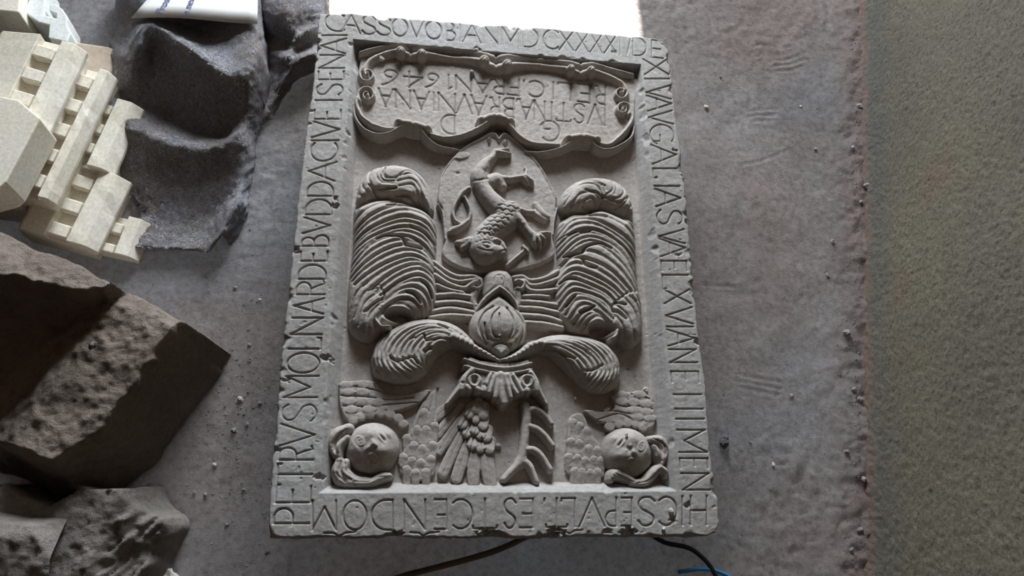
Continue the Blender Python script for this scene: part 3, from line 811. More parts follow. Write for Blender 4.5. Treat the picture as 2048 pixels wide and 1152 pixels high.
for k in range(7):
    ln = [(360 + 24 * k + 8 * math.sin(t_ * 12 + k), 790 + 90 * t_ - 5 * k) for t_ in np.linspace(0, 1, 8)]
    R.add(c(ln), 2.0, -1.8, sub=2)
for k in range(4):
    R.add(c([(160, 755 + 10 * k), (195, 750 + 9 * k), (225, 745 + 5 * k)]), 1.6, -1.5); R.add(c([(205, 845 + 14 * k), (245, 850 + 12 * k), (290, 850 + 8 * k)]), 1.6, -1.8)
R.pit(c([(528, 880)])[0], 5, 4, 9); R.add(c([(400, 890), (440, 885), (470, 905), (440, 925), (400, 905)]), 2.0, -2.5); R.dome(c([(436, 904)])[0], 4, 3, 11, base=2)
R.add(c([(540, 950), (565, 940), (590, 945)]), 2.4, -4); R.add(c([(350, 880), (400, 865), (470, 870)]), 2, -1.8); R.add(c([(360, 920), (420, 945), (480, 945)]), 2, -2)
R.add(c([(655, 990), (600, 1040)]), 1.6, -3); R.add(c([(740, 915), (660, 985)]), 1.6, -3)
R.add(c([(330, 390), (380, 400), (440, 380)]), 3, -2.5); R.add(c([(440, 300), (420, 350), (445, 390)]), 3, -2)
R.build('rampant_lion', MAT['carving'], slab, 0.5, 1, 7)

# ------------------------------------------------------------------ plumes
c = crop(690, 310, 2.955)
R = Relief((685, 315, 886, 690), zref=-2)
R.poly(c([(45, 300), (40, 500), (25, 640), (12, 760), (5, 900), (15, 1000), (60, 1060), (150, 1085), (215, 1050), (300, 1015), (400, 985), (480, 950), (530, 900), (556, 800), (546, 700), (540, 600), (546, 450),
          (530, 350), (440, 285), (330, 250), (200, 240), (100, 265)]), 8, 36)
R.poly(c([(58, 235), (75, 150), (120, 85), (190, 50), (275, 35), (375, 48), (460, 100), (510, 180), (530, 300), (500, 330), (440, 280), (380, 300), (300, 270), (200, 250), (110, 275), (65, 270)]), 8, 30)
G = [[(50, 315), (150, 262), (280, 242), (400, 285), (480, 310)], [(48, 440), (200, 340), (350, 300), (470, 315), (545, 385)], [(45, 510), (200, 420), (350, 370), (480, 405), (545, 470)],
     [(40, 565), (200, 470), (350, 430), (470, 470), (540, 550)], [(35, 640), (180, 520), (330, 482), (450, 530), (537, 600)], [(32, 710), (200, 590), (340, 540), (450, 562), (537, 625)],
     [(60, 765), (220, 660), (380, 600), (500, 640), (548, 695)], [(160, 795), (300, 690), (430, 650), (530, 700), (552, 780)], [(210, 835), (330, 750), (440, 720), (520, 765), (547, 840)],
     [(222, 875), (330, 800), (420, 790), (485, 840), (505, 910)], [(215, 925), (300, 862), (385, 860), (440, 905), (450, 945)], [(190, 985), (240, 905), (330, 885), (400, 920), (400, 965)]]
R.strands([c(g) for g in G], 1, 5.6, 6.5, 4.0)
for g in ([(275, 60), (235, 100), (235, 142), (300, 148)], [(215, 55), (185, 115), (215, 170), (285, 178)], [(160, 70), (140, 140), (170, 200), (240, 205)], [(120, 95), (98, 160), (125, 220), (190, 238)],
          [(85, 150), (75, 210), (110, 255)], [(305, 145), (370, 98), (430, 130), (480, 210), (500, 300)], [(310, 165), (390, 152), (440, 200), (462, 285)], [(320, 60), (420, 80), (495, 170), (518, 290)],
          [(320, 195), (395, 185), (425, 230), (440, 275)], [(300, 45), (400, 60), (480, 130), (520, 230)], [(330, 130), (400, 120), (450, 165), (480, 250)], [(245, 50), (205, 105), (225, 160), (290, 165)]):
    R.add(c(g), 3.4, -3.6)
for g, w_, d_ in (([(185, 500), (250, 478), (335, 492), (365, 535), (450, 555)], [3, 4, 4, 6, 4], -14), ([(380, 422), (460, 455), (530, 512)], [2, 5, 3], -12), ([(445, 745), (490, 775), (512, 840)], [3, 6, 3], -14),
                  ([(360, 812), (410, 828), (445, 880)], [3, 6, 3], -14), ([(300, 232), (370, 242), (432, 282)], [4, 7, 4], -12), ([(245, 302), (300, 292)], 3, -8), ([(455, 660), (520, 682)], 3, -9),
                  ([(143, 185), (170, 215), (200, 242)], 3, -9), ([(235, 80), (228, 120), (245, 140)], 3, -7), ([(250, 205), (300, 205)], 4, -8), ([(115, 935), (170, 890), (215, 860)], 3, -8), ([(140, 810), (185, 795)], 3, -6)):
    R.add(c(g), w_, d_)
R.pit(c([(312, 945)])[0], 25, 11, 44, 0.0, 6)
R.tube(c([(180, 920), (182, 975), (215, 1018), (262, 1018)]), 3.5, 10, base=-8)
for k, g in enumerate(([(190, 775), (110, 830), (55, 960)], [(215, 810), (120, 880), (80, 1010)], [(222, 850), (140, 920), (105, 1045)], [(180, 910), (140, 970), (140, 1070)], [(130, 760), (60, 830), (25, 960)], [(185, 960), (170, 1010), (180, 1060)])):
    R.add(c(g), 3.2, -3.8)
R.add(c([(200, 770), (232, 830), (222, 870), (185, 905)]), 2.6, -5)
R.build('plume', MAT['carving'], slab, 0.5, 1, 11)

c = crop(1090, 320, 2.878)
R = Relief((1105, 340, 1300, 700), zref=-2)
R.poly(c([(85, 340), (75, 440), (85, 590), (65, 680), (68, 800), (90, 900), (130, 950), (180, 988), (250, 1005), (330, 1015), (400, 1030), (440, 1045), (500, 1070), (570, 1020), (582, 950), (576, 820), (556, 700), (545, 600),
          (540, 450), (520, 340), (430, 300), (330, 265), (240, 285), (150, 290)]), 8, 36)
R.poly(c([(95, 280), (88, 225), (120, 150), (200, 95), (300, 78), (400, 95), (470, 140), (512, 210), (524, 300), (470, 310), (400, 295), (320, 265), (240, 295), (150, 295)]), 8, 30)
G = [[(90, 350), (160, 300), (240, 295), (320, 275), (420, 310), (520, 385)], [(80, 420), (160, 350), (260, 345), (380, 400), (530, 500)], [(80, 480), (180, 420), (300, 415), (420, 480), (540, 600)],
     [(88, 545), (200, 460), (300, 452), (420, 520), (545, 680)], [(100, 585), (230, 500), (320, 500), (430, 590), (552, 745)], [(80, 630), (140, 572), (240, 580), (370, 640), (490, 760)],
     [(75, 690), (150, 640), (250, 660), (370, 720), (440, 785)], [(75, 750), (150, 690), (250, 720), (350, 770), (402, 830)], [(85, 830), (150, 760), (240, 770), (330, 810), (390, 870)],
     [(125, 885), (180, 810), (270, 820), (340, 870), (385, 912)], [(170, 935), (240, 870), (310, 880), (375, 940)], [(215, 970), (265, 915), (320, 910), (395, 975)]]
R.strands([c(g) for g in G], 1, 5.6, 6.5, 4.0)
for g in ([(320, 240), (270, 200), (200, 205), (150, 265)], [(330, 215), (280, 150), (190, 155), (115, 250)], [(350, 185), (320, 112), (220, 105), (130, 180)], [(385, 130), (385, 180), (335, 218), (318, 250)],
          [(330, 240), (400, 272), (460, 250), (492, 190)], [(340, 222), (410, 230), (452, 190), (445, 125)], [(395, 205), (405, 150), (380, 100)], [(410, 295), (470, 290), (512, 240)], [(300, 245), (260, 225), (215, 250), (210, 285)],
          [(335, 200), (300, 130), (210, 125), (120, 210)], [(370, 235), (430, 250), (475, 215)]):
    R.add(c(g), 3.4, -3.6)
for g, w_, d_ in (([(265, 312), (350, 327)], 4, -12), ([(200, 425), (255, 415)], 3.5, -9), ([(118, 548), (200, 538), (240, 502), (310, 482), (380, 512)], [4, 7, 4, 3.5, 3], -14), ([(205, 572), (240, 610), (292, 626)], [3, 5, 3], -13),
                  ([(90, 702), (130, 682), (175, 686)], [3, 5, 3], -13), ([(125, 840), (170, 790)], [4, 3], -11), ([(195, 882), (240, 865), (282, 846)], [3, 5, 3], -13), ([(388, 872), (420, 885), (462, 920)], [4, 4, 3], -11),
                  ([(400, 826), (460, 838)], 3.5, -10), ([(485, 790), (520, 812)], 3.5, -9), ([(230, 182), (290, 196), (328, 220)], 3, -9), ([(280, 132), (340, 156)], 3, -7), ([(222, 262), (272, 275)], [6, 5], -13), ([(85, 440), (180, 420)], 2.5, -6)):
    R.add(c(g), w_, d_)
R.pit(c([(325, 968)])[0], 21, 11, 44, 0.0, 6)
R.tube(c([(412, 985), (405, 1015), (380, 1030)]), 3.2, 10, base=-8)
for g in ([(480, 765), (540, 850), (572, 960)], [(440, 790), (515, 880), (555, 1010)], [(400, 840), (470, 905), (520, 1030)], [(395, 900), (440, 955), (465, 1045)], [(515, 760), (560, 830), (580, 900)], [(420, 1000), (430, 1040)]):
    R.add(c(g), 3.2, -3.8)
R.add(c([(470, 770), (400, 825), (382, 860), (400, 900), (385, 940)]), 2.6, -5)
R.build('plume', MAT['carving'], slab, 0.5, 1, 12)

# mantling stripes either side of the helmet
c = crop(860, 510, 5.007)
R = Relief((858, 515, 960, 650), zref=-16)
R.poly(c([(40, 70), (250, 190), (540, 200), (540, 600), (350, 650), (10, 640)]), -30, 4)
for g, r in (([(40, 60), (160, 150), (280, 205), (440, 205), (520, 240)], 7), ([(45, 120), (170, 215), (290, 255), (420, 240), (500, 225)], 6.5), ([(50, 185), (200, 280), (340, 320), (410, 280), (470, 255), (510, 300)], 7),
             ([(70, 290), (200, 340), (330, 365)], 6), ([(70, 395), (250, 382), (430, 410)], 7.5), ([(40, 475), (250, 462), (460, 495)], 8), ([(0, 562), (200, 530), (460, 570)], 8), ([(-5, 620), (200, 595), (420, 610)], 7.5)):
    R.tube(c(g), r, -17)
R.tube(c([(500, 245), (520, 300), (480, 335), (430, 320)]), [6, 5, 5, 4], -10); R.add(c([(470, 310), (500, 300)]), 3, -5)
R.build('mantling', MAT['carving'], slab, 0.5, 1, 13)
R = Relief((1010, 525, 1128, 660), zref=-16)
R.poly(c([(830, 190), (1100, 210), (1300, 130), (1330, 680), (1000, 720), (850, 600)]), -30, 4)
for g, r in (([(840, 215), (930, 205), (1010, 245), (1150, 222), (1290, 150)], 7), ([(860, 250), (950, 248), (1020, 295), (1150, 275), (1290, 225)], 7), ([(880, 330), (930, 285), (1000, 340), (1120, 352), (1290, 335)], 7),
             ([(930, 405), (1060, 400), (1190, 410)], 6.5), ([(900, 455), (1100, 468), (1290, 495)], 8), ([(880, 515), (1100, 530), (1290, 570)], 8), ([(900, 590), (1150, 610), (1330, 665)], 8), ([(940, 665), (1150, 680), (1330, 720)], 7.5)):
    R.tube(c(g), r, -17)
R.tube(c([(885, 250), (940, 280), (920, 335), (870, 330)]), [5, 5, 5, 4], -10); R.add(c([(880, 300), (910, 310)]), 3, -5)
R.build('mantling', MAT['carving'], slab, 0.5, 1, 14)

# lower pair of plumes with their twisted stems
c = crop(640, 600, 2.88)
R = Relief((732, 622, 1005, 775), zref=-4)
R.poly(c([(285, 330), (320, 225), (400, 152), (500, 104), (600, 86), (700, 96), (800, 132), (870, 190), (905, 245), (870, 270), (830, 250), (760, 262), (690, 300), (645, 360), (615, 410), (560, 452), (480, 472), (390, 462), (310, 422)]), 6, 26)
G = [[(880, 205), (760, 112), (640, 94), (480, 115), (350, 195), (300, 300), (315, 390), (400, 460)], [(865, 210), (750, 140), (630, 118), (490, 145), (385, 220), (345, 320), (375, 410), (460, 460)],
     [(840, 215), (735, 160), (620, 145), (505, 180), (425, 255), (400, 330), (440, 400), (520, 440)], [(810, 215), (710, 172), (610, 172), (530, 215), (475, 285), (470, 345), (520, 395), (580, 420)],
     [(785, 225), (700, 192), (625, 202), (570, 245), (535, 300), (545, 350), (590, 385), (610, 395)], [(780, 245), (700, 225), (645, 250), (610, 300), (605, 345), (610, 370), (612, 380), (615, 385)]]
R.strands([c(g) for g in G], 1, 4.2, 5.2, 3.4)
for g, w_, d_ in (([(598, 205), (615, 238), (690, 222)], 3, -10), ([(405, 330), (440, 358), (490, 345), (540, 335), (560, 370)], [3, 4, 3, 3, 3], -9), ([(680, 140), (735, 165)], 3, -8), ([(520, 230), (545, 222)], 3, -6), ([(600, 300), (640, 280)], 5, -9)):
    R.add(c(g), w_, d_)
cord = [(770, 215), (840, 245), (890, 275), (960, 312), (1037, 352)]
R.tube(c(cord), [15, 14, 11, 9, 6], [8, 8, 6, 4, 0])
for k in range(9):
    t_ = (k + 0.5) / 9; x = 790 + 240 * t_; y = 222 + 122 * t_
    R.add(c([(x - 22 + 8 * t_, y + 22 - 6 * t_), (x, y), (x + 10, y - 34 + 14 * t_)]), 2.4, -3.6)
R.build('lower_plume', MAT['carving'], slab, 0.5, 1, 15)
c = crop(980, 600, 2.88)
R = Relief((985, 655, 1252, 790), zref=-4)
R.poly(c([(230, 240), (300, 198), (400, 178), (520, 184), (640, 214), (720, 270), (762, 340), (768, 430), (742, 490), (690, 522), (600, 520), (540, 490), (495, 440), (430, 375), (350, 312), (270, 280), (225, 275)]), 6, 26)
G = [[(240, 240), (330, 198), (450, 186), (580, 205), (690, 262), (752, 350), (752, 440), (700, 515)], [(250, 245), (340, 212), (460, 205), (570, 230), (670, 295), (715, 375), (705, 450), (650, 510)],
     [(265, 250), (350, 225), (465, 228), (560, 262), (640, 330), (670, 400), (645, 460), (590, 505)], [(285, 255), (370, 242), (470, 258), (550, 300), (605, 355), (620, 410), (590, 450), (550, 480)],
     [(300, 262), (380, 262), (460, 300), (520, 350), (555, 400), (555, 430), (540, 450), (530, 465)], [(305, 275), (375, 290), (430, 330), (475, 380), (500, 410), (510, 425), (515, 435), (518, 440)]]
R.strands([c(g) for g in G], 1, 4.2, 5.2, 3.4)
for g, w_, d_ in (([(400, 300), (450, 330), (490, 340)], 3, -8), ([(545, 410), (590, 408), (640, 380)], 3.5, -8), ([(550, 305), (575, 320)], 3.5, -7), ([(480, 262), (560, 300)], 3, -6)):
    R.add(c(g), w_, d_)
R.tube(c([(62, 346), (120, 335), (180, 305), (240, 265), (290, 250)]), [6, 9, 11, 13, 12], [0, 4, 6, 8, 8])
for k in range(8):
    t_ = (k + 0.5) / 8; x = 85 + 200 * t_; y = 342 - 92 * t_
    R.add(c([(x + 14, y + 26), (x, y), (x - 16, y - 26)]), 2.4, -3.4)
R.build('lower_plume', MAT['carving'], slab, 0.5, 1, 16)

# ------------------------------------------------------------------ helmet
c = crop(860, 510, 5.007)
R = Relief((930, 520, 1068, 728), zref=2)
R.poly(c([(540, 180), (590, 125), (690, 100), (790, 120), (845, 190), (862, 300), (850, 400), (700, 400), (540, 400), (528, 290)]), 2, 26)
R.tube(c([(470, 330), (440, 400), (470, 520)]), [9, 10, 8], [-14, -16, -18]); R.tube(c([(900, 330), (905, 420), (890, 510)]), [9, 9, 7], [-14, -16, -18])
R.add(c([(640, 270), (660, 210), (710, 195), (750, 240), (740, 300)]), 2.4, -2.2); R.add(c([(690, 200), (720, 250)]), 3, -2)
R.poly(c([(690, 365), (580, 435), (470, 545), (408, 650), (405, 760), (450, 850), (560, 930), (640, 990), (712, 1055), (800, 985), (880, 920), (950, 850), (985, 750), (965, 640), (900, 535), (790, 430)]), 3, 16)
R.dome(c([(695, 690)])[0], 58, 53, 15, power=0.42)
R.tube(c([(698, 322), (610, 385), (540, 450), (482, 530)]), [7, 8, 8, 5], [7, 6, 2, -8]); R.tube(c([(700, 322), (780, 380), (840, 445), (882, 520)]), [7, 8, 8, 5], [7, 6, 2, -8])
for g in ([(632, 515), (545, 575), (492, 690), (515, 800), (572, 880)], [(695, 530), (625, 615), (606, 720), (632, 810), (690, 830)], [(768, 530), (828, 640), (832, 750), (790, 830)], [(848, 540), (925, 635), (945, 750), (880, 885)],
          [(690, 600), (688, 700), (690, 805)], [(545, 690), (552, 780), (580, 850)]):
    R.add(c(g), 2.4, -6.5)
R.poly(c([(620, 940), (640, 905), (700, 885), (770, 905), (805, 950), (712, 1040)]), 4, 10)
R.add(c([(605, 940), (650, 900), (705, 880), (770, 900), (820, 950)]), 3.2, -8); R.add(c([(800, 890), (835, 950)]), 2.4, -4); R.add(c([(865, 850), (840, 920)]), 2.2, -3)
R.build('helmet', MAT['carving'], slab, 0.4, 1, 17)

# ------------------------------------------------------------------ crown, wing and antler of the crest
c = crop(860, 690, 3.971)
R = Relief((888, 705, 1100, 815), zref=-4)
R.poly(c([(320, 78), (400, 108), (560, 128), (700, 120), (792, 96), (806, 140), (806, 205), (700, 225), (560, 232), (400, 212), (275, 172), (272, 115)]), -4, 6, smooth=False)
R.tube(c([(275, 112), (400, 155), (560, 182), (700, 172), (806, 143)]), 6, 1); R.tube(c([(275, 165), (400, 200), (560, 225), (700, 215), (806, 193)]), 5, 0)
R.poly(c([(292, 190), (400, 212), (560, 235), (700, 228), (808, 212), (850, 280), (885, 350), (942, 466), (890, 445), (872, 385), (830, 378), (770, 380), (700, 395), (655, 410), (650, 455), (600, 484), (560, 480),
          (515, 440), (495, 390), (430, 375), (340, 357), (270, 372), (225, 380), (120, 468), (190, 375), (240, 280)]), -6, 5, smooth=False)
for g, r, h in (([(560, 235), (565, 350), (580, 460)], [9, 9, 8], -1), ([(545, 240), (530, 340), (520, 415)], [7, 7, 6.5], -3), ([(590, 240), (620, 340), (640, 415)], [7, 7, 6], -3), ([(620, 240), (650, 320), (690, 385)], [7, 7, 6], -4),
                ([(520, 240), (490, 320), (475, 375)], [7, 7, 6], -4), ([(660, 240), (700, 310), (730, 370)], [6, 6, 6], -4), ([(480, 235), (450, 310), (435, 365)], [6, 6, 6], -4), ([(330, 200), (275, 270), (255, 350)], [8, 8, 7], -4),
                ([(270, 300), (220, 360), (140, 455)], [8, 6, 3], [-6, -10, -16]), ([(800, 220), (840, 300), (850, 360)], [8, 9, 7], -4), ([(850, 320), (885, 390), (930, 460)], [7, 6, 4], [-6, -10, -14]), ([(300, 330), (310, 350)], 7, -4), ([(370, 335), (385, 355)], 7, -4), ([(770, 345), (775, 365)], 7, -4)):
    R.tube(c(g), r, (np.array(h) + 6).tolist() if not np.isscalar(h) else h + 6, base=-16, power=0.4)
for q, r in (((352, 280), 19), ((772, 285), 17)):
    R.dome(c([q])[0], 17, 16, 3, base=-14, power=0.3)
    for rr in (34, 56):
        R.add(c([(q[0] + rr * math.cos(a) * 1.05, q[1] + rr * math.sin(a)) for a in np.linspace(0, 2 * math.pi, 17)]), 2.0, -2.4)
    R.pit(c([q])[0], 6, 8, 14, 0, 4)
R.add(c([(430, 310), (445, 330)]), 3, -7); R.add(c([(255, 300), (262, 305)]), 3, -6)
R.build('crown', MAT['carving'], slab, 0.5, 1, 18)

R = Relief((858, 795, 1000, 980), zref=-26)
for k, (a, m, b, r) in enumerate((((190, 460), (110, 515), (10, 600), 9), ((250, 480), (170, 580), (60, 705), 9), ((310, 490), (200, 640), (72, 835), 9.5), ((330, 560), (215, 780), (105, 1015), 10), ((340, 640), (275, 850), (212, 1055), 10.5),
                                  ((380, 700), (350, 900), (345, 1085), 11), ((440, 760), (455, 950), (480, 1108), 12))):
    R.tube(c([a, m, b]), [r, r * 1.3, r * 1.15], [-30 + k * 0.9, -29.5 + k * 0.9, -29.5 + k * 0.9], power=0.08)
    R.add(c([a, m, b]), 1.4, -1.0)
for k, (x, y, r) in enumerate(((260, 640, 8), (290, 710, 8), (335, 800, 9), (400, 820, 9.5), (470, 830, 9.5), (355, 690, 8), (400, 720, 9), (450, 740, 9), (310, 560, 8), (360, 600, 8), (420, 650, 9), (370, 520, 9), (420, 560, 10))):
    R.tube(c([(x + 15, y - 70), (x, y)]), [r * 1.15, r * 1.2], [-26 + k * 0.25, -20.5 + k * 0.25], power=0.10, base=-32)
R.tube(c([(330, 470), (420, 480), (430, 580)]), [8, 11, 9], [-22, -20, -23])
for g in ([(215, 470), (140, 550), (40, 650)], [(280, 485), (185, 610), (72, 765)], [(320, 525), (210, 710), (85, 930)], [(335, 600), (245, 815), (155, 1035)], [(360, 680), (312, 880), (278, 1070)], [(410, 740), (402, 930), (412, 1100)]):
    R.add(c(g), 1.8, -4.0)
for (x, y, r) in ((260, 640, 8), (290, 710, 8), (335, 800, 9), (400, 820, 9.5), (470, 830, 9.5), (355, 690, 8), (400, 720, 9), (450, 740, 9), (310, 560, 8), (360, 600, 8), (420, 650, 9)):
    R.add(c([(x + r * 4.6 * math.cos(a), y + r * 4.6 * math.sin(a)) for a in np.linspace(0.15, 3.0, 8)]), 1.6, -3.2)
R.build('crest_wing', MAT['carving'], slab, 0.4, 0, 19)
R = Relief((998, 805, 1120, 985), zref=-18)
for g, r in (([(760, 480), (772, 560), (762, 680), (752, 780), (735, 880), (712, 940)], [11, 11, 10.5, 10.5, 11, 12]), ([(775, 520), (830, 505), (890, 530), (935, 575), (962, 620)], [8, 8, 8, 8, 8]), ([(780, 640), (850, 660), (910, 710), (975, 795)], [8, 8, 8, 8]),
             ([(765, 825), (830, 830), (890, 880), (955, 985)], [8, 8.5, 8, 8]), ([(740, 900), (680, 970), (630, 1020), (590, 1065)], [11, 9, 8.5, 8]), ([(720, 910), (785, 945), (820, 1010), (848, 1085)], [10, 9, 8, 7.5])):
    R.tube(c(g), r, -16, power=0.3)
R.build('crest_antler', MAT['carving'], slab, 0.4, 1, 20)
R = Relief((985, 880, 1010, 905), zref=-28)
R.dome((997, 891), 8, 7, -28)
R.build('boss', MAT['carving'], slab, 0.4, 1, 21)

# ------------------------------------------------------------------ cherubs
def cherub(side):
    if side == 'l':
        c = crop(640, 600, 2.88); ctr = (744, 892); rad = 57; up = np.array([-0.78, 0.62])
    else:
        c = crop(980, 600, 2.88); ctr = (1260, 902); rad = 55; up = np.array([0.78, 0.62])
    root = None
    R = Relief((ctr[0] - 70, ctr[1] - 70, ctr[0] + 70, ctr[1] + 70), zref=-4)
    R.dome(ctr, rad, rad * 0.95, 6, power=0.55)
    cx, cy = R.P([ctr])[0]; k = rad * R.k
    u = np.array([up[0], -up[1]]); rt = np.array([u[1], -u[0]])
    fx_ = ((R.X - cx) * rt[0] + (R.Y - cy) * rt[1]) / k; fy_ = ((R.X - cx) * u[0] + (R.Y - cy) * u[1]) / k
    def bump(x, y, sx, sy, a, pw=1.0):
        R.Z += np.where(R.Z > FIELD - 1, a * np.exp(-(((fx_ - x) / sx) ** 2 + ((fy_ - y) / sy) ** 2) ** pw), 0)
    for sx in (-1, 1):
        bump(sx * .42, -.22, .24, .24, 6)                    # cheek
        bump(sx * .40, .24, .20, .16, -3.0)                    # eye socket
        bump(sx * .40, .23, .12, .075, 3.5, 1.6)             # eyeball
        bump(sx * .38, .46, .24, .06, 0.8)                   # brow
        e = np.hypot((fx_ - sx * .40) / .19, (fy_ - .23) / .115)
        R.Z += np.where(R.Z > FIELD - 1, 2.6 * np.exp(-((e - 1) / .17) ** 2), 0)
        bump(sx * .40, .23, .035, .035, -3)
        bump(sx * .10, -.12, .06, .05, 3.2)                    # nostril wing
        bump(sx * .14, -.45, .12, .05, 2.5)                  # lips
    if side == 'l':
        bump(0, .10, .07, .20, 2.5); bump(0, -.08, .09, .08, 5.0)
    else:
        bump(0, .10, .08, .14, 5); bump(0.02, -.08, .11, .12, -6)     # nose knocked off
    bump(0, -.38, .15, .04, 3); bump(0, -.45, .19, .035, -6, 2); bump(0, -.53, .13, .05, 3); bump(0, -.74, .20, .16, 6)
    bump(0, -.60, .18, .03, -2)
    head = R.build('cherub_face', MAT['carving'], slab, 0.4, 1, 22)
    # hair
    if side == 'l':
        locks = [[[(160, 735), (95, 770), (70, 830), (85, 890)], [14, 16, 12, 8]], [[(150, 790), (110, 840), (110, 900)], [12, 12, 8]], [[(110, 920), (95, 980), (120, 1035), (180, 1050)], [11, 14, 15, 14]],
                 [[(150, 930), (140, 990), (200, 1040), (290, 1045)], [10, 14, 15, 12]], [[(200, 1050), (290, 1050), (350, 1020), (395, 1010)], [13, 12, 13, 9]]]
        lines = [[(150, 745), (95, 790), (80, 870)], [(155, 770), (110, 820), (100, 890)], [(100, 930), (95, 1000), (150, 1050)], [(120, 930), (120, 990), (180, 1035)], [(145, 940), (150, 985), (205, 1020)], [(190, 1060), (280, 1065), (340, 1045), (395, 1040)],
                 [(200, 1045), (280, 1048), (330, 1020), (400, 1020)], [(220, 1030), (280, 1030), (330, 1005), (390, 1000)], [(130, 760), (80, 810), (70, 850)]]
        R = Relief((650, 845, 790, 985), zref=-8)
    else:
        locks = [[[(930, 800), (985, 810), (1010, 860), (1000, 920)], [10, 15, 15, 10]], [[(950, 840), (975, 890), (990, 940)], [10, 12, 9]], [[(700, 1030), (720, 1000), (770, 1010), (830, 1045)], [10, 14, 14, 11]],
                 [[(820, 1050), (890, 1050), (940, 1000), (985, 960)], [10, 12, 13, 10]], [[(985, 955), (1015, 985), (1020, 1015)], [8, 8, 6]]]
        lines = [[(940, 800), (1000, 830), (1010, 900)], [(940, 820), (980, 860), (990, 930)], [(950, 850), (965, 900), (980, 940)], [(960, 805), (1015, 850), (1015, 890)], [(720, 1000), (770, 1020), (830, 1050)], [(710, 1010), (760, 1035), (820, 1058)],
                 [(735, 990), (785, 1005), (840, 1040)], [(700, 1030), (740, 1045), (790, 1060)], [(850, 1055), (910, 1040), (980, 975)]]
        R = Relief((1212, 862, 1345, 985), zref=-8)
    for pts, r in locks:
        R.tube(c(pts), [q * 1.0 for q in r], [-6, -3] + [-6] * (len(pts) - 2))
    for g in lines:
        R.add(c(g), 2.2, -3.2)
    R.build('curly_hair', MAT['carving'], head, 0.7, 1, 24)
    # wings
    R = Relief((668, 755, 885, 975) if side == 'l' else (1125, 775, 1318, 970), zref=-26)
    if side == 'l':
        R.poly(c([(105, 505), (140, 470), (230, 460), (320, 468), (390, 535), (500, 535), (640, 512), (580, 590), (440, 645), (340, 640), (230, 690), (150, 690), (112, 610)]), -25, 4)
        rows = [[(120, 505), (210, 498), (320, 520), (450, 545), (600, 525)], [(120, 550), (210, 555), (290, 560), (385, 575), (540, 565)], [(130, 610), (200, 612), (280, 615), (370, 605), (560, 590)], [(150, 650), (230, 650), (330, 640), (440, 645)]]
        cuts = [[(210, 470), (205, 500)], [(300, 470), (320, 510)], [(205, 500), (200, 555)], [(285, 520), (275, 580)], [(205, 560), (200, 612)], [(380, 575), (360, 605)], [(240, 615), (245, 650)], [(155, 560), (130, 600)]]
        fan = [(690, 495), (672, 500), (675, 600), (680, 760), (676, 900), (645, 1000), (575, 1045), (505, 1020), (445, 940), (480, 860), (520, 740), (570, 620), (620, 540)]
        sc = [(600, 640), (560, 740), (610, 740), (660, 720), (500, 790), (540, 830), (590, 850), (650, 830), (480, 900), (530, 920), (580, 930), (640, 910), (500, 970), (550, 990), (610, 985)]
        long = [[(560, 720), (600, 600), (630, 530)], [(610, 700), (640, 600), (655, 520)], [(660, 690), (670, 600), (680, 520)]]
        scal = [(190, 690), (235, 668), (290, 652), (350, 648), (405, 658), (450, 680), (480, 715)]
    else:
        R.poly(c([(690, 550), (760, 530), (840, 526), (915, 545), (942, 610), (955, 710), (905, 745), (830, 700), (690, 715), (600, 690), (540, 630), (690, 635), (715, 600)]), -25, 4)
        rows = [[(730, 560), (800, 575), (860, 555), (920, 570)], [(720, 600), (780, 615), (850, 610), (935, 630)], [(600, 640), (720, 640), (800, 655), (870, 645), (940, 665)], [(620, 690), (740, 655), (830, 690), (900, 690)]]
        cuts = [[(800, 530), (830, 555)], [(860, 555), (850, 610)], [(780, 570), (800, 610)], [(900, 570), (880, 620)], [(830, 615), (820, 660)], [(880, 625), (870, 660)], [(905, 640), (895, 700)], [(840, 665), (850, 700)]]
        fan = [(445, 770), (440, 860), (445, 930), (480, 1015), (560, 1028), (630, 1022), (665, 940), (640, 830), (590, 770), (545, 660), (490, 650), (450, 690)]
        sc = [(480, 700), (520, 720), (560, 750), (470, 810), (515, 820), (570, 850), (620, 860), (460, 900), (505, 905), (550, 920), (600, 915), (640, 920), (490, 980), (530, 985), (580, 990), (620, 985)]
        long = [[(470, 780), (470, 700), (460, 660)], [(510, 780), (510, 710), (500, 655)], [(550, 800), (550, 730), (540, 660)]]
        scal = [(690, 730), (740, 712), (790, 705), (840, 712), (880, 730)]
    for g in rows: R.add(c(g), 2.0, -4.2)
    for g in cuts: R.add(c(g), 1.8, -3.0)
    for x, y in (c([(150, 490), (250, 485), (160, 530), (245, 530), (165, 585), (245, 585), (330, 590), (180, 632), (280, 632)]) if side == 'l' else c([(760, 548), (860, 545), (760, 585), (830, 590), (900, 600), (830, 635), (900, 645), (920, 680), (850, 675)])):
        R.dome((x, y), 15, 9, -23.6, base=-30, power=0.1)
    R.poly(c(fan), -27.5, 5)
    for g in long: R.add(c(g), 1.8, -2.5)
    for k_, (x, y) in enumerate(sc):
        up_ = 1 if side == 'l' else 1
        R.tube(c([(x, y + 78), (x, y + 6)]), [8, 9.6], [-29.5, -25.6], power=0.10, base=-33)
    for x, y in sc:
        R.add(c([(x + 29 * math.cos(a), y + 10 - 29 * math.sin(a)) for a in np.linspace(0.2, 2.94, 8)]), 1.3, -1.3)
    for q in scal: R.dome(c([q])[0], 11, 10, -24.5, base=-32, power=0.1)
    R.build('cherub_wing', MAT['carving'], head, 0.4, 0, 26)
cherub('l'); cherub('r')

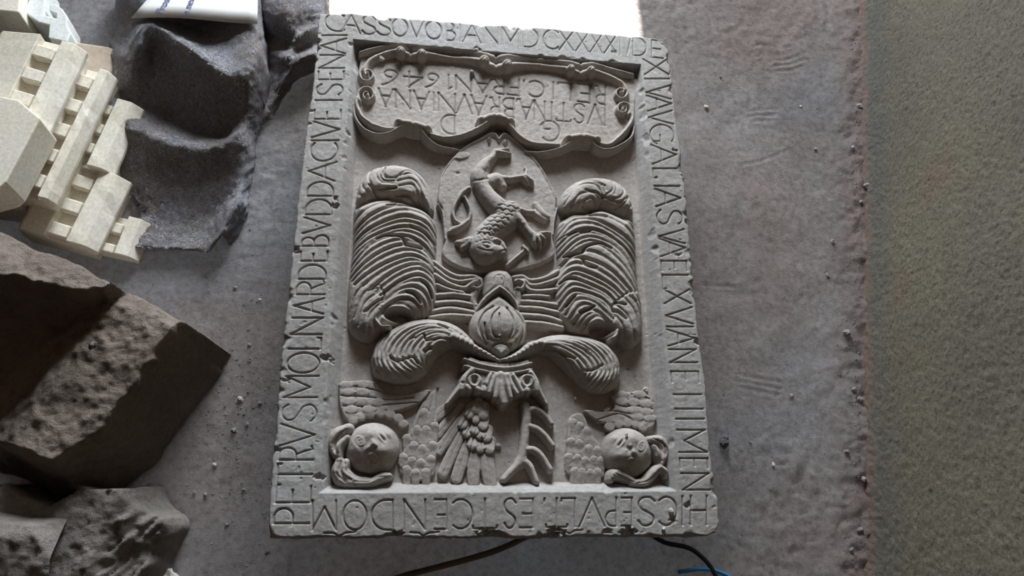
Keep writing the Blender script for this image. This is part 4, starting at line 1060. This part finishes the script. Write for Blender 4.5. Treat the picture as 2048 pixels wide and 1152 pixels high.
# ------------------------------------------------------------------ what the slab lies on
for k, yy in enumerate((-0.36, 0.34)):
    o = boxes('timber_block', [(-0.33, 0.33, -0.05, 0.05, 0, SLAB_Z - TH - 0.006)], MAT['timber'])
    o.location = (0, yy, 0.006)
    bev = o.modifiers.new('bevel', 'BEVEL'); bev.width = 0.006; bev.segments = 2
    tag(o, ('dark timber beam under the cherub end of the carved slab', 'dark timber beam under the cartouche end of the carved slab')[k], 'timber beam', 'timber beams under the slab')

def tube_obj(name, pts, r, mat, n=8, parent=None):
    P = catmull(np.array(pts), 8)
    V = []; F = []
    for k in range(len(P)):
        t_ = P[min(k + 1, len(P) - 1)] - P[max(k - 1, 0)]; t_ /= np.linalg.norm(t_) + 1e-9
        a = np.cross(t_, [0, 0, 1.0]); a /= np.linalg.norm(a) + 1e-9; b = np.cross(a, t_)
        for j in range(n):
            an = 2 * math.pi * j / n
            V.append(P[k] + r * (math.cos(an) * a + math.sin(an) * b))
    for k in range(len(P) - 1):
        F += [(k * n + j, k * n + (j + 1) % n, (k + 1) * n + (j + 1) % n, (k + 1) * n + j) for j in range(n)]
    F += [tuple(range(n))[::-1], tuple((len(P) - 1) * n + j for j in range(n))]
    return mesh_obj(name, V, F, mat, parent)
def fl_pts(pts, r):
    out = []
    for x, y in pts:
        p = at(x, y, 0.01); p[2] = float(floor_h(np.array([p[0]]), np.array([p[1]]))[0]) + r
        out.append(p)
    return out
o = tube_obj('cable', fl_pts([(700, 1190), (780, 1160), (860, 1138), (930, 1120), (1000, 1098), (1060, 1070)], 0.006), 0.006, MAT['cable_brown'])
tag(o, 'brown cable in the dark gap below the cherub end of the carved slab', 'cable', 'cables by the slab')
o = tube_obj('cable', fl_pts([(1290, 1060), (1330, 1084), (1375, 1094), (1400, 1108), (1425, 1135), (1455, 1190)], 0.005), 0.005, MAT['cable_black'])
tag(o, 'black cable curving out from under the slab corner', 'cable', 'cables by the slab')
o = tube_obj('cable', fl_pts([(1360, 1144), (1405, 1138), (1440, 1143), (1470, 1160), (1500, 1200)], 0.004), 0.004, MAT['cable_blue'])
tag(o, 'bright blue cable at the bottom edge of the photo', 'cable', 'cables by the slab')

# ------------------------------------------------------------------ height-field solids: rocks and felt
def plane3(a, b, c_):
    A = np.array([[p[0], p[1], 1] for p in (a, b, c_)]); return np.linalg.solve(A, np.array([p[2] for p in (a, b, c_)]))
def A3(x, y, z):
    p = at(x, y, z); return (p[0], p[1], z)
def hf_solid(name, pts, Zfun, mat, res=0.004, floor_z=0.0, parent=None, smooth=True):
    """solid with a free upper surface z = Zfun(X, Y) standing on the floor"""
    P = np.array(pts); x = np.arange(P[:, 0].min(), P[:, 0].max(), res); y = np.arange(P[:, 1].min(), P[:, 1].max(), res)
    X, Y = np.meshgrid(x, y); Z = Zfun(X, Y)
    keep = Z > floor_z
    kc = keep[:-1, :-1] | keep[1:, :-1] | keep[:-1, 1:] | keep[1:, 1:]
    V = np.stack([X, Y, np.maximum(Z, floor_z - 0.006)], -1).reshape(-1, 3)
    F = grid_faces(*X.shape)[kc.ravel()]
    used = np.zeros(len(V), bool); used[F.ravel()] = True; ix = np.cumsum(used) - 1
    return mesh_obj(name, V[used], ix[F], mat, parent, smooth)
def facets(planes):
    return lambda X, Y: np.minimum.reduce([a * X + b * Y + c_ for a, b, c_ in planes])

def edge(p, q, dip, ctr):
    """plane through the edge p-q that falls away from ctr at 'dip' degrees"""
    p = np.array(A3(*p)); q = np.array(A3(*q)); c0 = np.array(A3(*ctr))
    d = q[:2] - p[:2]; L = np.linalg.norm(d); d = d / L; n = np.array([d[1], -d[0]])
    if n @ (c0[:2] - p[:2]) > 0: n = -n
    s_ = (q[2] - p[2]) / L; t_ = math.tan(math.radians(dip))
    g = d * s_ - n * t_
    return np.array([g[0], g[1], p[2] - g @ p[:2]])
def rock_a():
    o = (190, 730, .24)
    main = facets([plane3(A3(240, 650, .245), A3(330, 660, .243), A3(100, 850, .236)),
                   edge((340, 652, .243), (200, 858, .238), 80, o), edge((200, 858, .238), (108, 922, .235), 80, o), edge((108, 922, .235), (30, 890, .235), 76, o),
                   edge((212, 606, .245), (30, 888, .235), 40, o),
                   edge((214, 600, .245), (342, 650, .243), 26, o), edge((228, 575, .232), (350, 632, .228), 84, o), edge((350, 634, .222), (436, 694, .150), 84, o)])
    o = (60, 520, .29)
    ledge = facets([plane3(A3(0, 546, .305), A3(203, 578, .292), A3(0, 470, .272)), edge((0, 548, .305), (203, 580, .292), 76, o),
                    edge((203, 580, .292), (224, 568, .284), 78, o), edge((0, 462, .272), (226, 568, .282), 85, o)])
    def f(X, Y):
        n1 = 0.010 * fbm(X, Y, 0.09, 4, 301, 0.6); n2 = 0.004 * fbm(X, Y, 0.02, 3, 311, 0.6)
        W = 0.006 * fbm(X, Y, 0.05, 3, 321, 0.65); U = 0.006 * fbm(X, Y, 0.05, 3, 331, 0.65)
        a = main(X + W, Y + U); b = ledge(X + W, Y + U)
        return np.maximum(a, b) + n1 * 0.35 + n2 * 0.8
    return f
o = hf_solid('stone_block', [A3(-260, 440, .3), A3(480, 440, .0), A3(-260, 1020, 0), A3(560, 1020, 0)], rock_a(), MAT['rock'], 0.0035)
tag(o, 'big broken brown stone block with a pale chipped ledge, left of the carved slab', 'stone', 'loose stones')
def rock_b():
    big = rock_a()
    o = (110, 1060, .15)
    main = facets([plane3(A3(30, 1000, .175), A3(220, 1000, .18), A3(150, 1130, .175)), edge((236, 984, .18), (168, 1152, .175), 50, o),
                   edge((0, 975, .175), (236, 980, .18), 84, o), edge((240, 980, .175), (335, 1032, .08), 80, o), edge((335, 1030, .085), (300, 1152, .08), 80, o)])
    def f(X, Y):
        a = main(X + 0.008 * fbm(X, Y, 0.05, 3, 401), Y + 0.008 * fbm(X, Y, 0.05, 3, 405))
        flat = np.clip((main(X, Y) - 0.163) / 0.008, 0, 1)
        ridg = np.abs(vnoise(X * 0.8 - Y * 0.6, (X * 0.6 + Y * 0.8) * 0.25, 0.012, 411)) * 0.014 + 0.007 * fbm(X, Y, 0.03, 3, 413, 0.65)
        return np.where(big(X, Y) > -0.012, -0.02, a + (1 - flat) * (ridg - 0.006) + flat * 0.003 * fbm(X, Y, 0.02, 3, 415, 0.6))   # it stops where the big block stands
    return f
o = hf_solid('stone_block', [A3(-260, 930, .1), A3(380, 930, .0), A3(-260, 1300, 0), A3(380, 1300, 0)], rock_b(), MAT['rock_grey'], 0.0032)
tag(o, 'flat-topped grey stone with a chiselled side, beside two red brick crumbs', 'stone', 'loose stones')
def rock_c():
    o = (10, 1110, .22)
    main = facets([plane3(A3(0, 1060, .232), A3(50, 1060, .232), A3(20, 1140, .215)), edge((0, 1050, .232), (55, 1053, .232), 70, o),
                   edge((56, 1053, .232), (118, 1152, .215), 50, o), edge((0, 1085, .232), (62, 1075, .232), 24, o)])
    return lambda X, Y: main(X, Y) + 0.005 * fbm(X, Y, 0.04, 4, 421, 0.6)
o = hf_solid('stone_block', [A3(-150, 1020, .1), A3(170, 1020, .1), A3(-150, 1300, 0), A3(170, 1300, 0)], rock_c(), MAT['rock_grey'], 0.0035, floor_z=0.174)
tag(o, 'small grey stone lying on the flat-topped stone in the bottom left corner', 'stone', 'loose stones')

# felt blanket: one thick sheet lofted through its folds, plus the crumpled side fold behind
blanket = empty('felt_blanket', tuple(A3(350, 330, 0)))
tag(blanket, 'speckled grey felt blanket heaped in folds under the white paper notice', 'blanket')
BL = np.array(A3(350, 330, 0))
def drop(p, out=0.006):
    """foot of the sheet straight below an edge point"""
    q = np.array(A3(*p)); return np.array([q[0], q[1], 0.004])
def loft(name, rows, su, sv, seed, left=True, right=True):
    G = []
    for r in rows:
        P = [np.array(A3(*p)) for p in r]
        if left: d = P[0] - P[1]; P = [np.array([P[0][0] + 0.010 * np.sign(d[0] or -1), P[0][1], 0.004])] + P
        if right: P = P + [np.array([P[-1][0] + 0.012, P[-1][1] - 0.004, 0.004])]
        G.append(catmull(np.array(P), su))
    G = np.array(G)                                        # rows, cols, 3
    S = np.stack([catmull(G[:, j], sv) for j in range(G.shape[1])], 1)
    ny_, nx_ = S.shape[:2]
    dv = np.gradient(S, axis=0); du = np.gradient(S, axis=1)
    N = np.cross(du, dv); N /= np.linalg.norm(N, axis=2, keepdims=True) + 1e-12
    N[N[..., 2] < 0] *= -1
    h = 0.0016 * fbm(S[..., 0], S[..., 1] + S[..., 2], 0.010, 3, seed, 0.7) + 0.004 * fbm(S[..., 0], S[..., 1], 0.07, 2, seed + 5)
    S = S + N * h[..., None]
    S[..., 2] = np.maximum(S[..., 2], 0.003)
    F = grid_faces(ny_, nx_)[:, ::-1].copy()
    o = mesh_obj(name, S.reshape(-1, 3) - BL, F, MAT['felt'], blanket)
    m = o.modifiers.new('thickness', 'SOLIDIFY'); m.thickness = 0.007; m.offset = -1
    return o
MAIN = [[(236, -70, .10), (290, -70, .14), (340, -70, .145), (400, -70, .145), (450, -70, .145), (490, -70, .145), (516, -70, .14)],
        [(234, 5, .08), (290, 10, .135), (340, 10, .14), (400, 10, .14), (450, 10, .14), (490, 10, .14), (514, 8, .14)],
        [(224, 60, .05), (262, 46, .10), (300, 36, .11), (345, 44, .092), (400, 58, .095), (450, 46, .13), (512, 50, .14)],
        [(218, 100, .04), (252, 88, .085), (288, 60, .135), (345, 66, .14), (402, 94, .14), (455, 105, .14), (513, 95, .145)],
        [(224, 122, .045), (262, 112, .12), (296, 52, .157), (350, 73, .157), (416, 119, .152), (462, 146, .147), (508, 135, .148)],
        [(230, 142, .06), (264, 132, .115), (300, 66, .148), (352, 90, .148), (416, 135, .142), (462, 160, .138), (500, 162, .142)],
        [(222, 158, .058), (275, 152, .085), (312, 112, .09), (360, 132, .09), (415, 168, .085), (460, 192, .095), (495, 198, .118)],
        [(212, 170, .055), (258, 192, .048), (305, 214, .038), (360, 242, .032), (405, 258, .032), (450, 262, .042), (488, 240, .09)],
        [(205, 195, .075), (240, 228, .088), (290, 260, .092), (345, 282, .09), (395, 293, .09), (445, 288, .09), (484, 272, .095)],
        [(206, 240, .062), (235, 266, .072), (285, 300, .072), (345, 317, .069), (400, 323, .067), (450, 316, .067), (482, 310, .075)],
        [(214, 300, .035), (240, 325, .042), (290, 355, .042), (350, 372, .038), (405, 378, .038), (450, 370, .042), (480, 365, .05)],
        [(245, 372, .015), (270, 392, .02), (305, 412, .02), (350, 425, .018), (400, 428, .018), (440, 415, .025), (478, 395, .05)],
        [(282, 415, .016), (290, 435, .016), (315, 450, .015), (350, 460, .015), (395, 462, .015), (425, 450, .03), (474, 407, .06)],
        [(270, 492, .030), (290, 494, .030), (320, 496, .028), (355, 497, .028), (395, 499, .030), (416, 500, .034), (442, 470, .05)]]
SIDE = [[(514, -60, 0.1), (560, -60, 0.13), (600, -60, 0.12), (640, -60, 0.1)], [(524, 10, 0.1), (570, 15, 0.125), (605, 20, 0.1), (640, 15, 0.08)], [(532, 45, 0.09), (572, 50, 0.11), (605, 52, 0.085), (642, 40, 0.075)], [(536, 75, 0.05), (576, 86, 0.07), (600, 70, 0.095), (641, 60, 0.07)], [(534, 105, 0.045), (572, 112, 0.085), (602, 96, 0.06), (638, 90, 0.055)], [(534, 140, 0.03), (570, 140, 0.06), (598, 116, 0.085), (634, 108, 0.08)], [(540, 185, 0.022), (558, 178, 0.04), (590, 132, 0.07), (632, 122, 0.062)], [(516, 235, 0.018), (542, 215, 0.024), (575, 172, 0.02), (630, 136, 0.03)], [(510, 260, 0.008), (548, 228, 0.008), (580, 176, 0.006), (630, 142, 0.008)]]
def fibres(sheet_o, n_f, seed):
    me = sheet_o.data; n = len(me.vertices); co = np.empty(n * 3); me.vertices.foreach_get('co', co); co = co.reshape(-1, 3)
    no = np.empty(n * 3); me.vertices.foreach_get('normal', no); no = no.reshape(-1, 3)
    rs = np.random.RandomState(seed)
    ok = np.where(np.abs(no[:, 2]) > 0.10)[0]
    V = []; F = []
    for k in ok[rs.randint(0, len(ok), n_f)]:
        p = co[k] + rs.randn(3) * 0.001; nn = no[k] * (1 if no[k, 2] > 0 else -1)
        d = rs.randn(3); d -= nn * (d @ nn); d /= np.linalg.norm(d) + 1e-9; s_ = np.cross(nn, d)
        L = 0.003 + 0.006 * rs.rand(); w_ = 0.00012 + 0.00016 * rs.rand(); cv = rs.randn() * 0.35
        b = len(V)
        for t_, h in ((0, 0.0), (0.5, 0.0013), (1.0, 0.0004 + 0.0012 * rs.rand())):
            q = p + d * L * t_ + s_ * L * cv * t_ * (1 - t_) * 2 + nn * h
            V += [q - s_ * w_, q + s_ * w_]
        F += [(b, b + 2, b + 3, b + 1), (b + 2, b + 4, b + 5, b + 3)]
    tag(mesh_obj('loose_fibres', V, np.array(F), MAT['fibre'], sheet_o), None, None, None, 'stuff')
fibres(loft('main_sheet', MAIN, 14, 10, 501), 11000, 77)
fibres(loft('side_fold', SIDE, 14, 10, 551), 3500, 78)

# paper notice
PC = [A3(262, 36, .166), A3(514, 44, .166), A3(518, -90, .166), A3(388, -100, .166)]
nu, nv_ = 12, 6
V = []; 
for j in range(nv_ + 1):
    for i in range(nu + 1):
        a, b = i / nu, j / nv_
        p = (1 - b) * ((1 - a) * np.array(PC[0]) + a * np.array(PC[1])) + b * ((1 - a) * np.array(PC[3]) + a * np.array(PC[2]))
        p[2] += 0.006 * math.sin(a * 5.0) * (1 - b) + 0.003 * math.sin(b * 4)
        V.append(p)
F = [(j * (nu + 1) + i, j * (nu + 1) + i + 1, (j + 1) * (nu + 1) + i + 1, (j + 1) * (nu + 1) + i) for j in range(nv_) for i in range(nu)]
paper = empty('paper_notice', (0, 0, 0))
tag(paper, 'white paper notice with blue lettering lying on the felt blanket', 'notice')
sheet = mesh_obj('sheet', V, F, MAT['paper'], paper)
so = sheet.modifiers.new('thick', 'SOLIDIFY'); so.thickness = 0.0006; so.offset = -1
def text_mesh(name, body, x, y, ang, size, z, mat, parent):
    cu = bpy.data.curves.new(name, 'FONT'); cu.body = body; cu.size = size; cu.extrude = 0.0002
    tmp = bpy.data.objects.new('tmp_text', cu); COL.objects.link(tmp)
    dg = bpy.context.evaluated_depsgraph_get()
    me = bpy.data.meshes.new_from_object(tmp.evaluated_get(dg)); me.name = name
    bpy.data.objects.remove(tmp)
    me.materials.clear(); me.materials.append(mat)
    o = bpy.data.objects.new(name, me); COL.objects.link(o); o.parent = parent
    o.location = atv(x, y, z); o.rotation_euler = (0, 0, ang)
    return o
text_mesh('printed_line', 'Prosím', 324, 28, math.radians(74), 0.023, .1735, MAT['ink'], paper)
text_mesh('printed_line', 'a nedotýkať', 377, 29, math.radians(80), 0.023, .1735, MAT['ink'], paper)

# ------------------------------------------------------------------ plaster cornice mouldings
def bevel(o, w_, seg=2):
    m = o.modifiers.new('bevel', 'BEVEL'); m.width = w_; m.segments = seg; m.limit_method = 'ANGLE'; m.angle_limit = math.radians(25)
def prism(name, pts, z1, z0, mat, parent=None, bw=0.003):
    T_ = [np.array(A3(x, y, z1)) for x, y in pts]
    area = sum(T_[k][0] * T_[(k + 1) % len(T_)][1] - T_[(k + 1) % len(T_)][0] * T_[k][1] for k in range(len(T_)))
    if area < 0: T_ = T_[::-1]
    n = len(T_); V = [p for p in T_] + [np.array([p[0], p[1], z0]) for p in T_]
    F = [tuple(range(n)), tuple(range(2 * n - 1, n - 1, -1))] + [(k, n + k, n + (k + 1) % n, (k + 1) % n) for k in range(n)]
    o = mesh_obj(name, V, F, mat, parent, smooth=False)
    bevel(o, bw)
    return o
def moulding(label, far, near, zt, wb, wf, pitch, mat, thick=0.075, skip=(), slope=0.0, first=0.4, cat='cornice piece'):
    """straight length of dentil cornice lying on its back: plain band, dentil course, fillet"""
    a = np.array(A3(far[0], far[1], zt)); b = np.array(A3(near[0], near[1], zt))
    ax = b - a; L = np.linalg.norm(ax); ax /= L
    r = np.array([-ax[1], ax[0], 0.0])                      # to the right as seen from above, walking away from the window
    if r[0] < 0: r = -r
    root = empty('plaster_fragment', tuple(a[:2]) + (zt - thick,))
    tag(root, label, cat, 'plaster cornice pieces in the heap')
    o0 = np.array([a[0], a[1], zt - thick])
    dc = 0.021
    prof = [(-dc - wb, -thick), (-dc - wb, -0.012 - slope), (-dc - wb + 0.012, -slope), (-dc, 0), (-dc, -0.024), (dc, -0.026), (dc, -0.006), (dc + wf * 0.6, -0.008), (dc + wf, -0.030), (dc + wf, -0.040), (dc + wf - 0.012, -0.052), (dc + wf - 0.012, -thick)]
    V = []; n = len(prof); ns = max(int(L / 0.02), 2)
    for k in range(ns + 1):
        for u, z in prof:
            j = 0.0012 * vnoise(np.array([u * 1000 + k * 13.7]), np.array([z * 900 + k * 5.1]), 7.0, 601)[0]
            p = a + ax * (L * k / ns) + r * (u + j) + np.array([0, 0, z + j])
            V.append(p - o0)
    F = [(k * n + i, (k + 1) * n + i, (k + 1) * n + (i + 1) % n, k * n + (i + 1) % n) for k in range(ns) for i in range(n)]
    F += [tuple(range(n)), tuple(ns * n + i for i in range(n))[::-1]]
    body = mesh_obj('moulding_body', V, F, mat, root, smooth=False)
    bevel(body, 0.0022)
    me = None; k = 0; s_ = pitch * first - pitch
    while s_ < L - 0.004:
        w0, w1 = max(s_, 0.0), min(s_ + pitch * 0.50, L)
        if w1 - w0 > 0.008 and k not in skip:
            V = []
            for (su, z) in ((0, -0.026), (0, -0.003)):
                for (uu, ss) in ((-dc, w0), (dc - 0.004, w0), (dc - 0.004, w1), (-dc, w1)):
                    zz = z - (0.006 if (uu > 0 and z > -0.02) else 0)
                    V.append(a + ax * ss + r * uu + np.array([0, 0, zz]) - o0)
            d = mesh_obj('dentil', V, [(0, 3, 2, 1), (4, 5, 6, 7), (0, 1, 5, 4), (1, 2, 6, 5), (2, 3, 7, 6), (3, 0, 4, 7)], mat, root, smooth=False)
            bevel(d, 0.003)
        s_ += pitch; k += 1
    return root
moulding('largest cream plaster cornice piece, topmost at the left edge of the heap', (101, 72), (20, 236), .205, .10, .045, .058, MAT['plaster'], slope=0.02)
moulding('long cream cornice piece with a row of five dentil gaps, beside the largest piece', (178, 128), (50, 385), .150, .052, .030, .062, MAT['plaster'])
moulding('cream cornice piece with dentil gaps, half covered by the left edge of the felt blanket', (214, 188), (150, 322), .100, .020, .052, .050, MAT['plaster'], thick=0.095)
moulding('cream cornice piece with a smooth flat strip, lower front of the plaster heap', (180, 332), (108, 474), .085, .062, .060, .058, MAT['plaster'], thick=0.080)
moulding('small cream cornice end piece on the floor, nearest the big brown stone', (236, 425), (205, 500), .045, .030, .045, .050, MAT['plaster'], thick=0.042)
o = prism('plaster_block', [(-90, 178), (0, 192), (36, 199), (80, 236), (46, 300), (12, 363), (0, 374), (-90, 400)], .235, .15, MAT['plaster'])
tag(o, 'flat cream plaster block cut by the left picture edge, above the dark gap', 'plaster block', 'plain plaster blocks in the heap')
o = prism('plaster_block', [(-120, 260), (10, 300), (70, 385), (40, 420), (-120, 400)], .075, .004, MAT['plaster'])
tag(o, 'shaded cream plaster block at the bottom of the heap, under the dentil pieces', 'plaster block', 'plain plaster blocks in the heap')
o = prism('plaster_block', [(-60, -40), (40, -40), (40, 0), (38, 25), (0, 21), (-60, 12)], .12, .004, MAT['plaster'])
tag(o, 'cream plaster block in the top left corner of the photo', 'plaster block', 'plain plaster blocks in the heap')
o = prism('plaster_block', [(48, 24), (57, 0), (64, -40), (92, -40), (90, 8), (88, 30), (104, 34), (112, 36), (112, 28), (98, 22), (99, 8), (112, 8), (124, 17), (135, 33), (134, 50), (141, 66), (134, 84), (96, 76), (98, 50), (76, 44)], .085, .004, MAT['plaster_white'])
tag(o, 'bluish-white plaster piece with a scalloped notched end, top left', 'plaster block', 'plain plaster blocks in the heap')
o = prism('tan_stone', [(92, 82), (160, 84), (216, 92), (236, 100), (244, 116), (236, 140), (222, 168), (208, 192), (150, 190), (100, 140)], .055, .004, MAT['tan_block'], bw=0.006)
tag(o, 'smooth tan stone slab between the white plaster piece and the felt blanket', 'stone slab')

# ------------------------------------------------------------------ pebbles and crumbs
def pebble(name, x, y, r, mat, z=None, seed=0, flat=0.7):
    p = at(x, y, 0.0 if z is None else z)
    base = float(floor_h(np.array([p[0]]), np.array([p[1]]))[0]) if z is None else z
    rr = r * p_scale
    bm_v = []; n1, n2 = 7, 10
    rs = np.random.RandomState(seed)
    ph = rs.rand(6) * 6.28
    V = [(0, 0, 1.0)]
    for i in range(1, n1):
        t_ = math.pi * i / n1
        for j in range(n2):
            a = 2 * math.pi * j / n2
            V.append((math.sin(t_) * math.cos(a), math.sin(t_) * math.sin(a), math.cos(t_)))
    V.append((0, 0, -1.0)); V = np.array(V)
    k = 1 + 0.22 * np.sin(2.3 * V[:, 0] + ph[0]) * np.cos(2.9 * V[:, 1] + ph[1]) + 0.16 * np.sin(4.7 * V[:, 2] + ph[2] + 3 * V[:, 0]) + 0.08 * rs.randn(len(V))
    V = V * k[:, None] * np.array([1.0, 0.75 + 0.4 * rs.rand(), flat]) * rr
    V[:, 2] -= V[:, 2].min() + 0.12 * rr
    F = [(0, 1 + j, 1 + (j + 1) % n2) for j in range(n2)]
    for i in range(n1 - 2):
        F += [(1 + i * n2 + j, 1 + (i + 1) * n2 + j, 1 + (i + 1) * n2 + (j + 1) % n2, 1 + i * n2 + (j + 1) % n2) for j in range(n2)]
    last = len(V) - 1
    F += [(last, 1 + (n1 - 2) * n2 + (j + 1) % n2, 1 + (n1 - 2) * n2 + j) for j in range(n2)]
    o = mesh_obj(name, V, F, mat, smooth=False)
    o.location = (p[0], p[1], base); o.rotation_euler = (0, 0, rs.rand() * 6.28)
    return o
p_scale = 0.00112
o = pebble('brick_fragment', 333, 1076, 13, MAT['brick'], None, 5, 0.8); tag(o, 'red brick crumb beside the chiselled stone, the upper of two', 'brick fragment', 'brick crumbs')
o = pebble('brick_fragment', 325, 1103, 14, MAT['brick'], None, 8, 0.8); tag(o, 'pinkish brick crumb beside the chiselled stone, the lower of two', 'brick fragment', 'brick crumbs')
o = pebble('pale_stone', 342, 1160, 18, MAT['pebble_pale'], None, 15, 0.7); tag(o, 'rounded whitish stone at the bottom edge below the brick crumbs', 'stone', 'loose stones')
o = pebble('dark_stone', 1444, 884, 11, MAT['crust'], None, 21, 0.9); tag(o, 'small dark angular stone right of the slab, beside the right cherub', 'stone', 'loose stones')
o = pebble('pebble', 763, 121, 7, MAT['pebble_pale'], SLAB_Z + PLATE / 1000, 31, 0.7); tag(o, 'pinkish pebble lying on the cartouche above the year', 'pebble', 'pebbles on the slab')
for k, (x, y, z_, r) in enumerate(((1212, 822, FIELD, 6), (1290, 779, FIELD, 4), (1341, 1022, 0, 4.5), (1131, 927, FIELD, 3.5), (1252, 869, 2, 3.2), (944, 148, PLATE, 5), (1326, 1058, 0, 3), (1150, 797, FIELD, 2.5), (1196, 845, FIELD, 2.5), (1240, 968, FIELD, 3))):
    o = pebble('plaster_crumb', x, y, r, MAT['pebble_pale'] if k != 5 else MAT['pebble'], SLAB_Z + z_ / 1000, 50 + k, 0.8)
    tag(o, ('white crumb on the slab above the right cherub, the largest there', 'pale crumb by the right inner edge of the slab, above the right cherub wing', 'white crumb lying in the letter C at the lower right of the slab border',
            'tiny pale crumb left of the right cherub lower wing', 'tiny white crumb on the face of the right cherub', 'grey crumb on the cartouche below its middle knob', 'tiny crumb near the lower edge of the slab border, below the letter C',
            'tiny crumb on the bare field between lower plume and right cherub', 'tiny crumb beside the upper wing tip of the right cherub', 'tiny crumb below the hair of the right cherub')[k], 'crumb', 'crumbs on the slab')
SPOTS = [(1412, 214, 5), (1714, 218, 6), (1725, 378, 8), (1717, 408, 4), (1700, 300, 3.5), (1652, 552, 4), (1688, 668, 7), (1735, 690, 8), (1740, 710, 6), (1705, 780, 5), (1718, 800, 6), (1690, 905, 5), (1545, 930, 4), (1582, 792, 4), (1630, 300, 4),
         (1500, 885, 3.5), (1602, 212, 3), (1716, 1060, 6), (1700, 1100, 5), (1722, 960, 6), (1735, 860, 6), (1660, 486, 5), (1440, 155, 3), (500, 720, 4), (482, 800, 5), (470, 862, 5), (495, 850, 4), (520, 808, 4), (430, 930, 4), (412, 990, 4), (455, 1050, 3.5),
         (498, 690, 3.5), (372, 1040, 4), (390, 985, 3.5), (488, 980, 4), (535, 1105, 5), (520, 600, 3), (470, 575, 3), (188, 690, 6)]
rs = np.random.RandomState(5)
for k, (x, y, r) in enumerate(SPOTS):
    o = pebble('pebble', x, y, r, MAT['pebble'] if k % 4 else MAT['pebble_pale'], None if (x, y) != (188, 690) else 0.241, 100 + k)
    if (x, y) == (188, 690): tag(o, 'round pebble lying on the big brown stone block', 'pebble', 'pebbles on the stone')
    elif x > 1680: tag(o, 'small pebble in the dirt along the foot of the rough wall', 'pebble', 'pebbles at the wall foot')
    elif x > 1380: tag(o, 'small pebble on the bare floor between carved slab and rough wall', 'pebble', 'pebbles right of the slab')
    else: tag(o, 'small pebble on the floor between the big stone and the carved slab', 'pebble', 'pebbles left of the slab')
# gravel too fine to count
def gravel():
    V = []; F = []; rs = np.random.RandomState(9)
    n = 2600
    u = rs.rand(n); P = np.zeros((n, 2))
    for k in range(n):
        if k < 1100:
            y = rs.uniform(0, 1150); x = 1728 - abs(rs.randn()) * 22
        elif k < 1800:
            x, y = rs.normal(490, 45), rs.normal(840, 140)
        else:
            x, y = rs.uniform(240, 1720), rs.uniform(100, 1150)
        P[k] = at(x, y, 0)[:2]
    z = floor_h(P[:, 0], P[:, 1])
    inside = (np.abs(P[:, 0]) < 0.41) & (np.abs(P[:, 1]) < 0.57)
    for k in range(n):
        if inside[k] or (P[k, 0] - WA[0]) * WN[0] + (P[k, 1] - WA[1]) * WN[1] < 0.02: continue
        r = 0.0011 + 0.0022 * rs.rand() ** 3
        b = len(V); q = rs.randn(3, 3) * 0.25
        for d in ((1, 0, 0), (-.6, .9, 0), (-.6, -.8, 0), (0, 0, 1.1)):
            V.append((P[k, 0] + (d[0] + q[0, 0]) * r, P[k, 1] + (d[1] + q[0, 1]) * r, z[k] + d[2] * r - 0.0002))
        F += [(b, b + 1, b + 3), (b + 1, b + 2, b + 3), (b + 2, b, b + 3)]
    return mesh_obj('gravel', V, F, MAT['pebble'], smooth=False)
o = gravel(); o.parent = fl; tag(o, None, None, None, 'stuff')
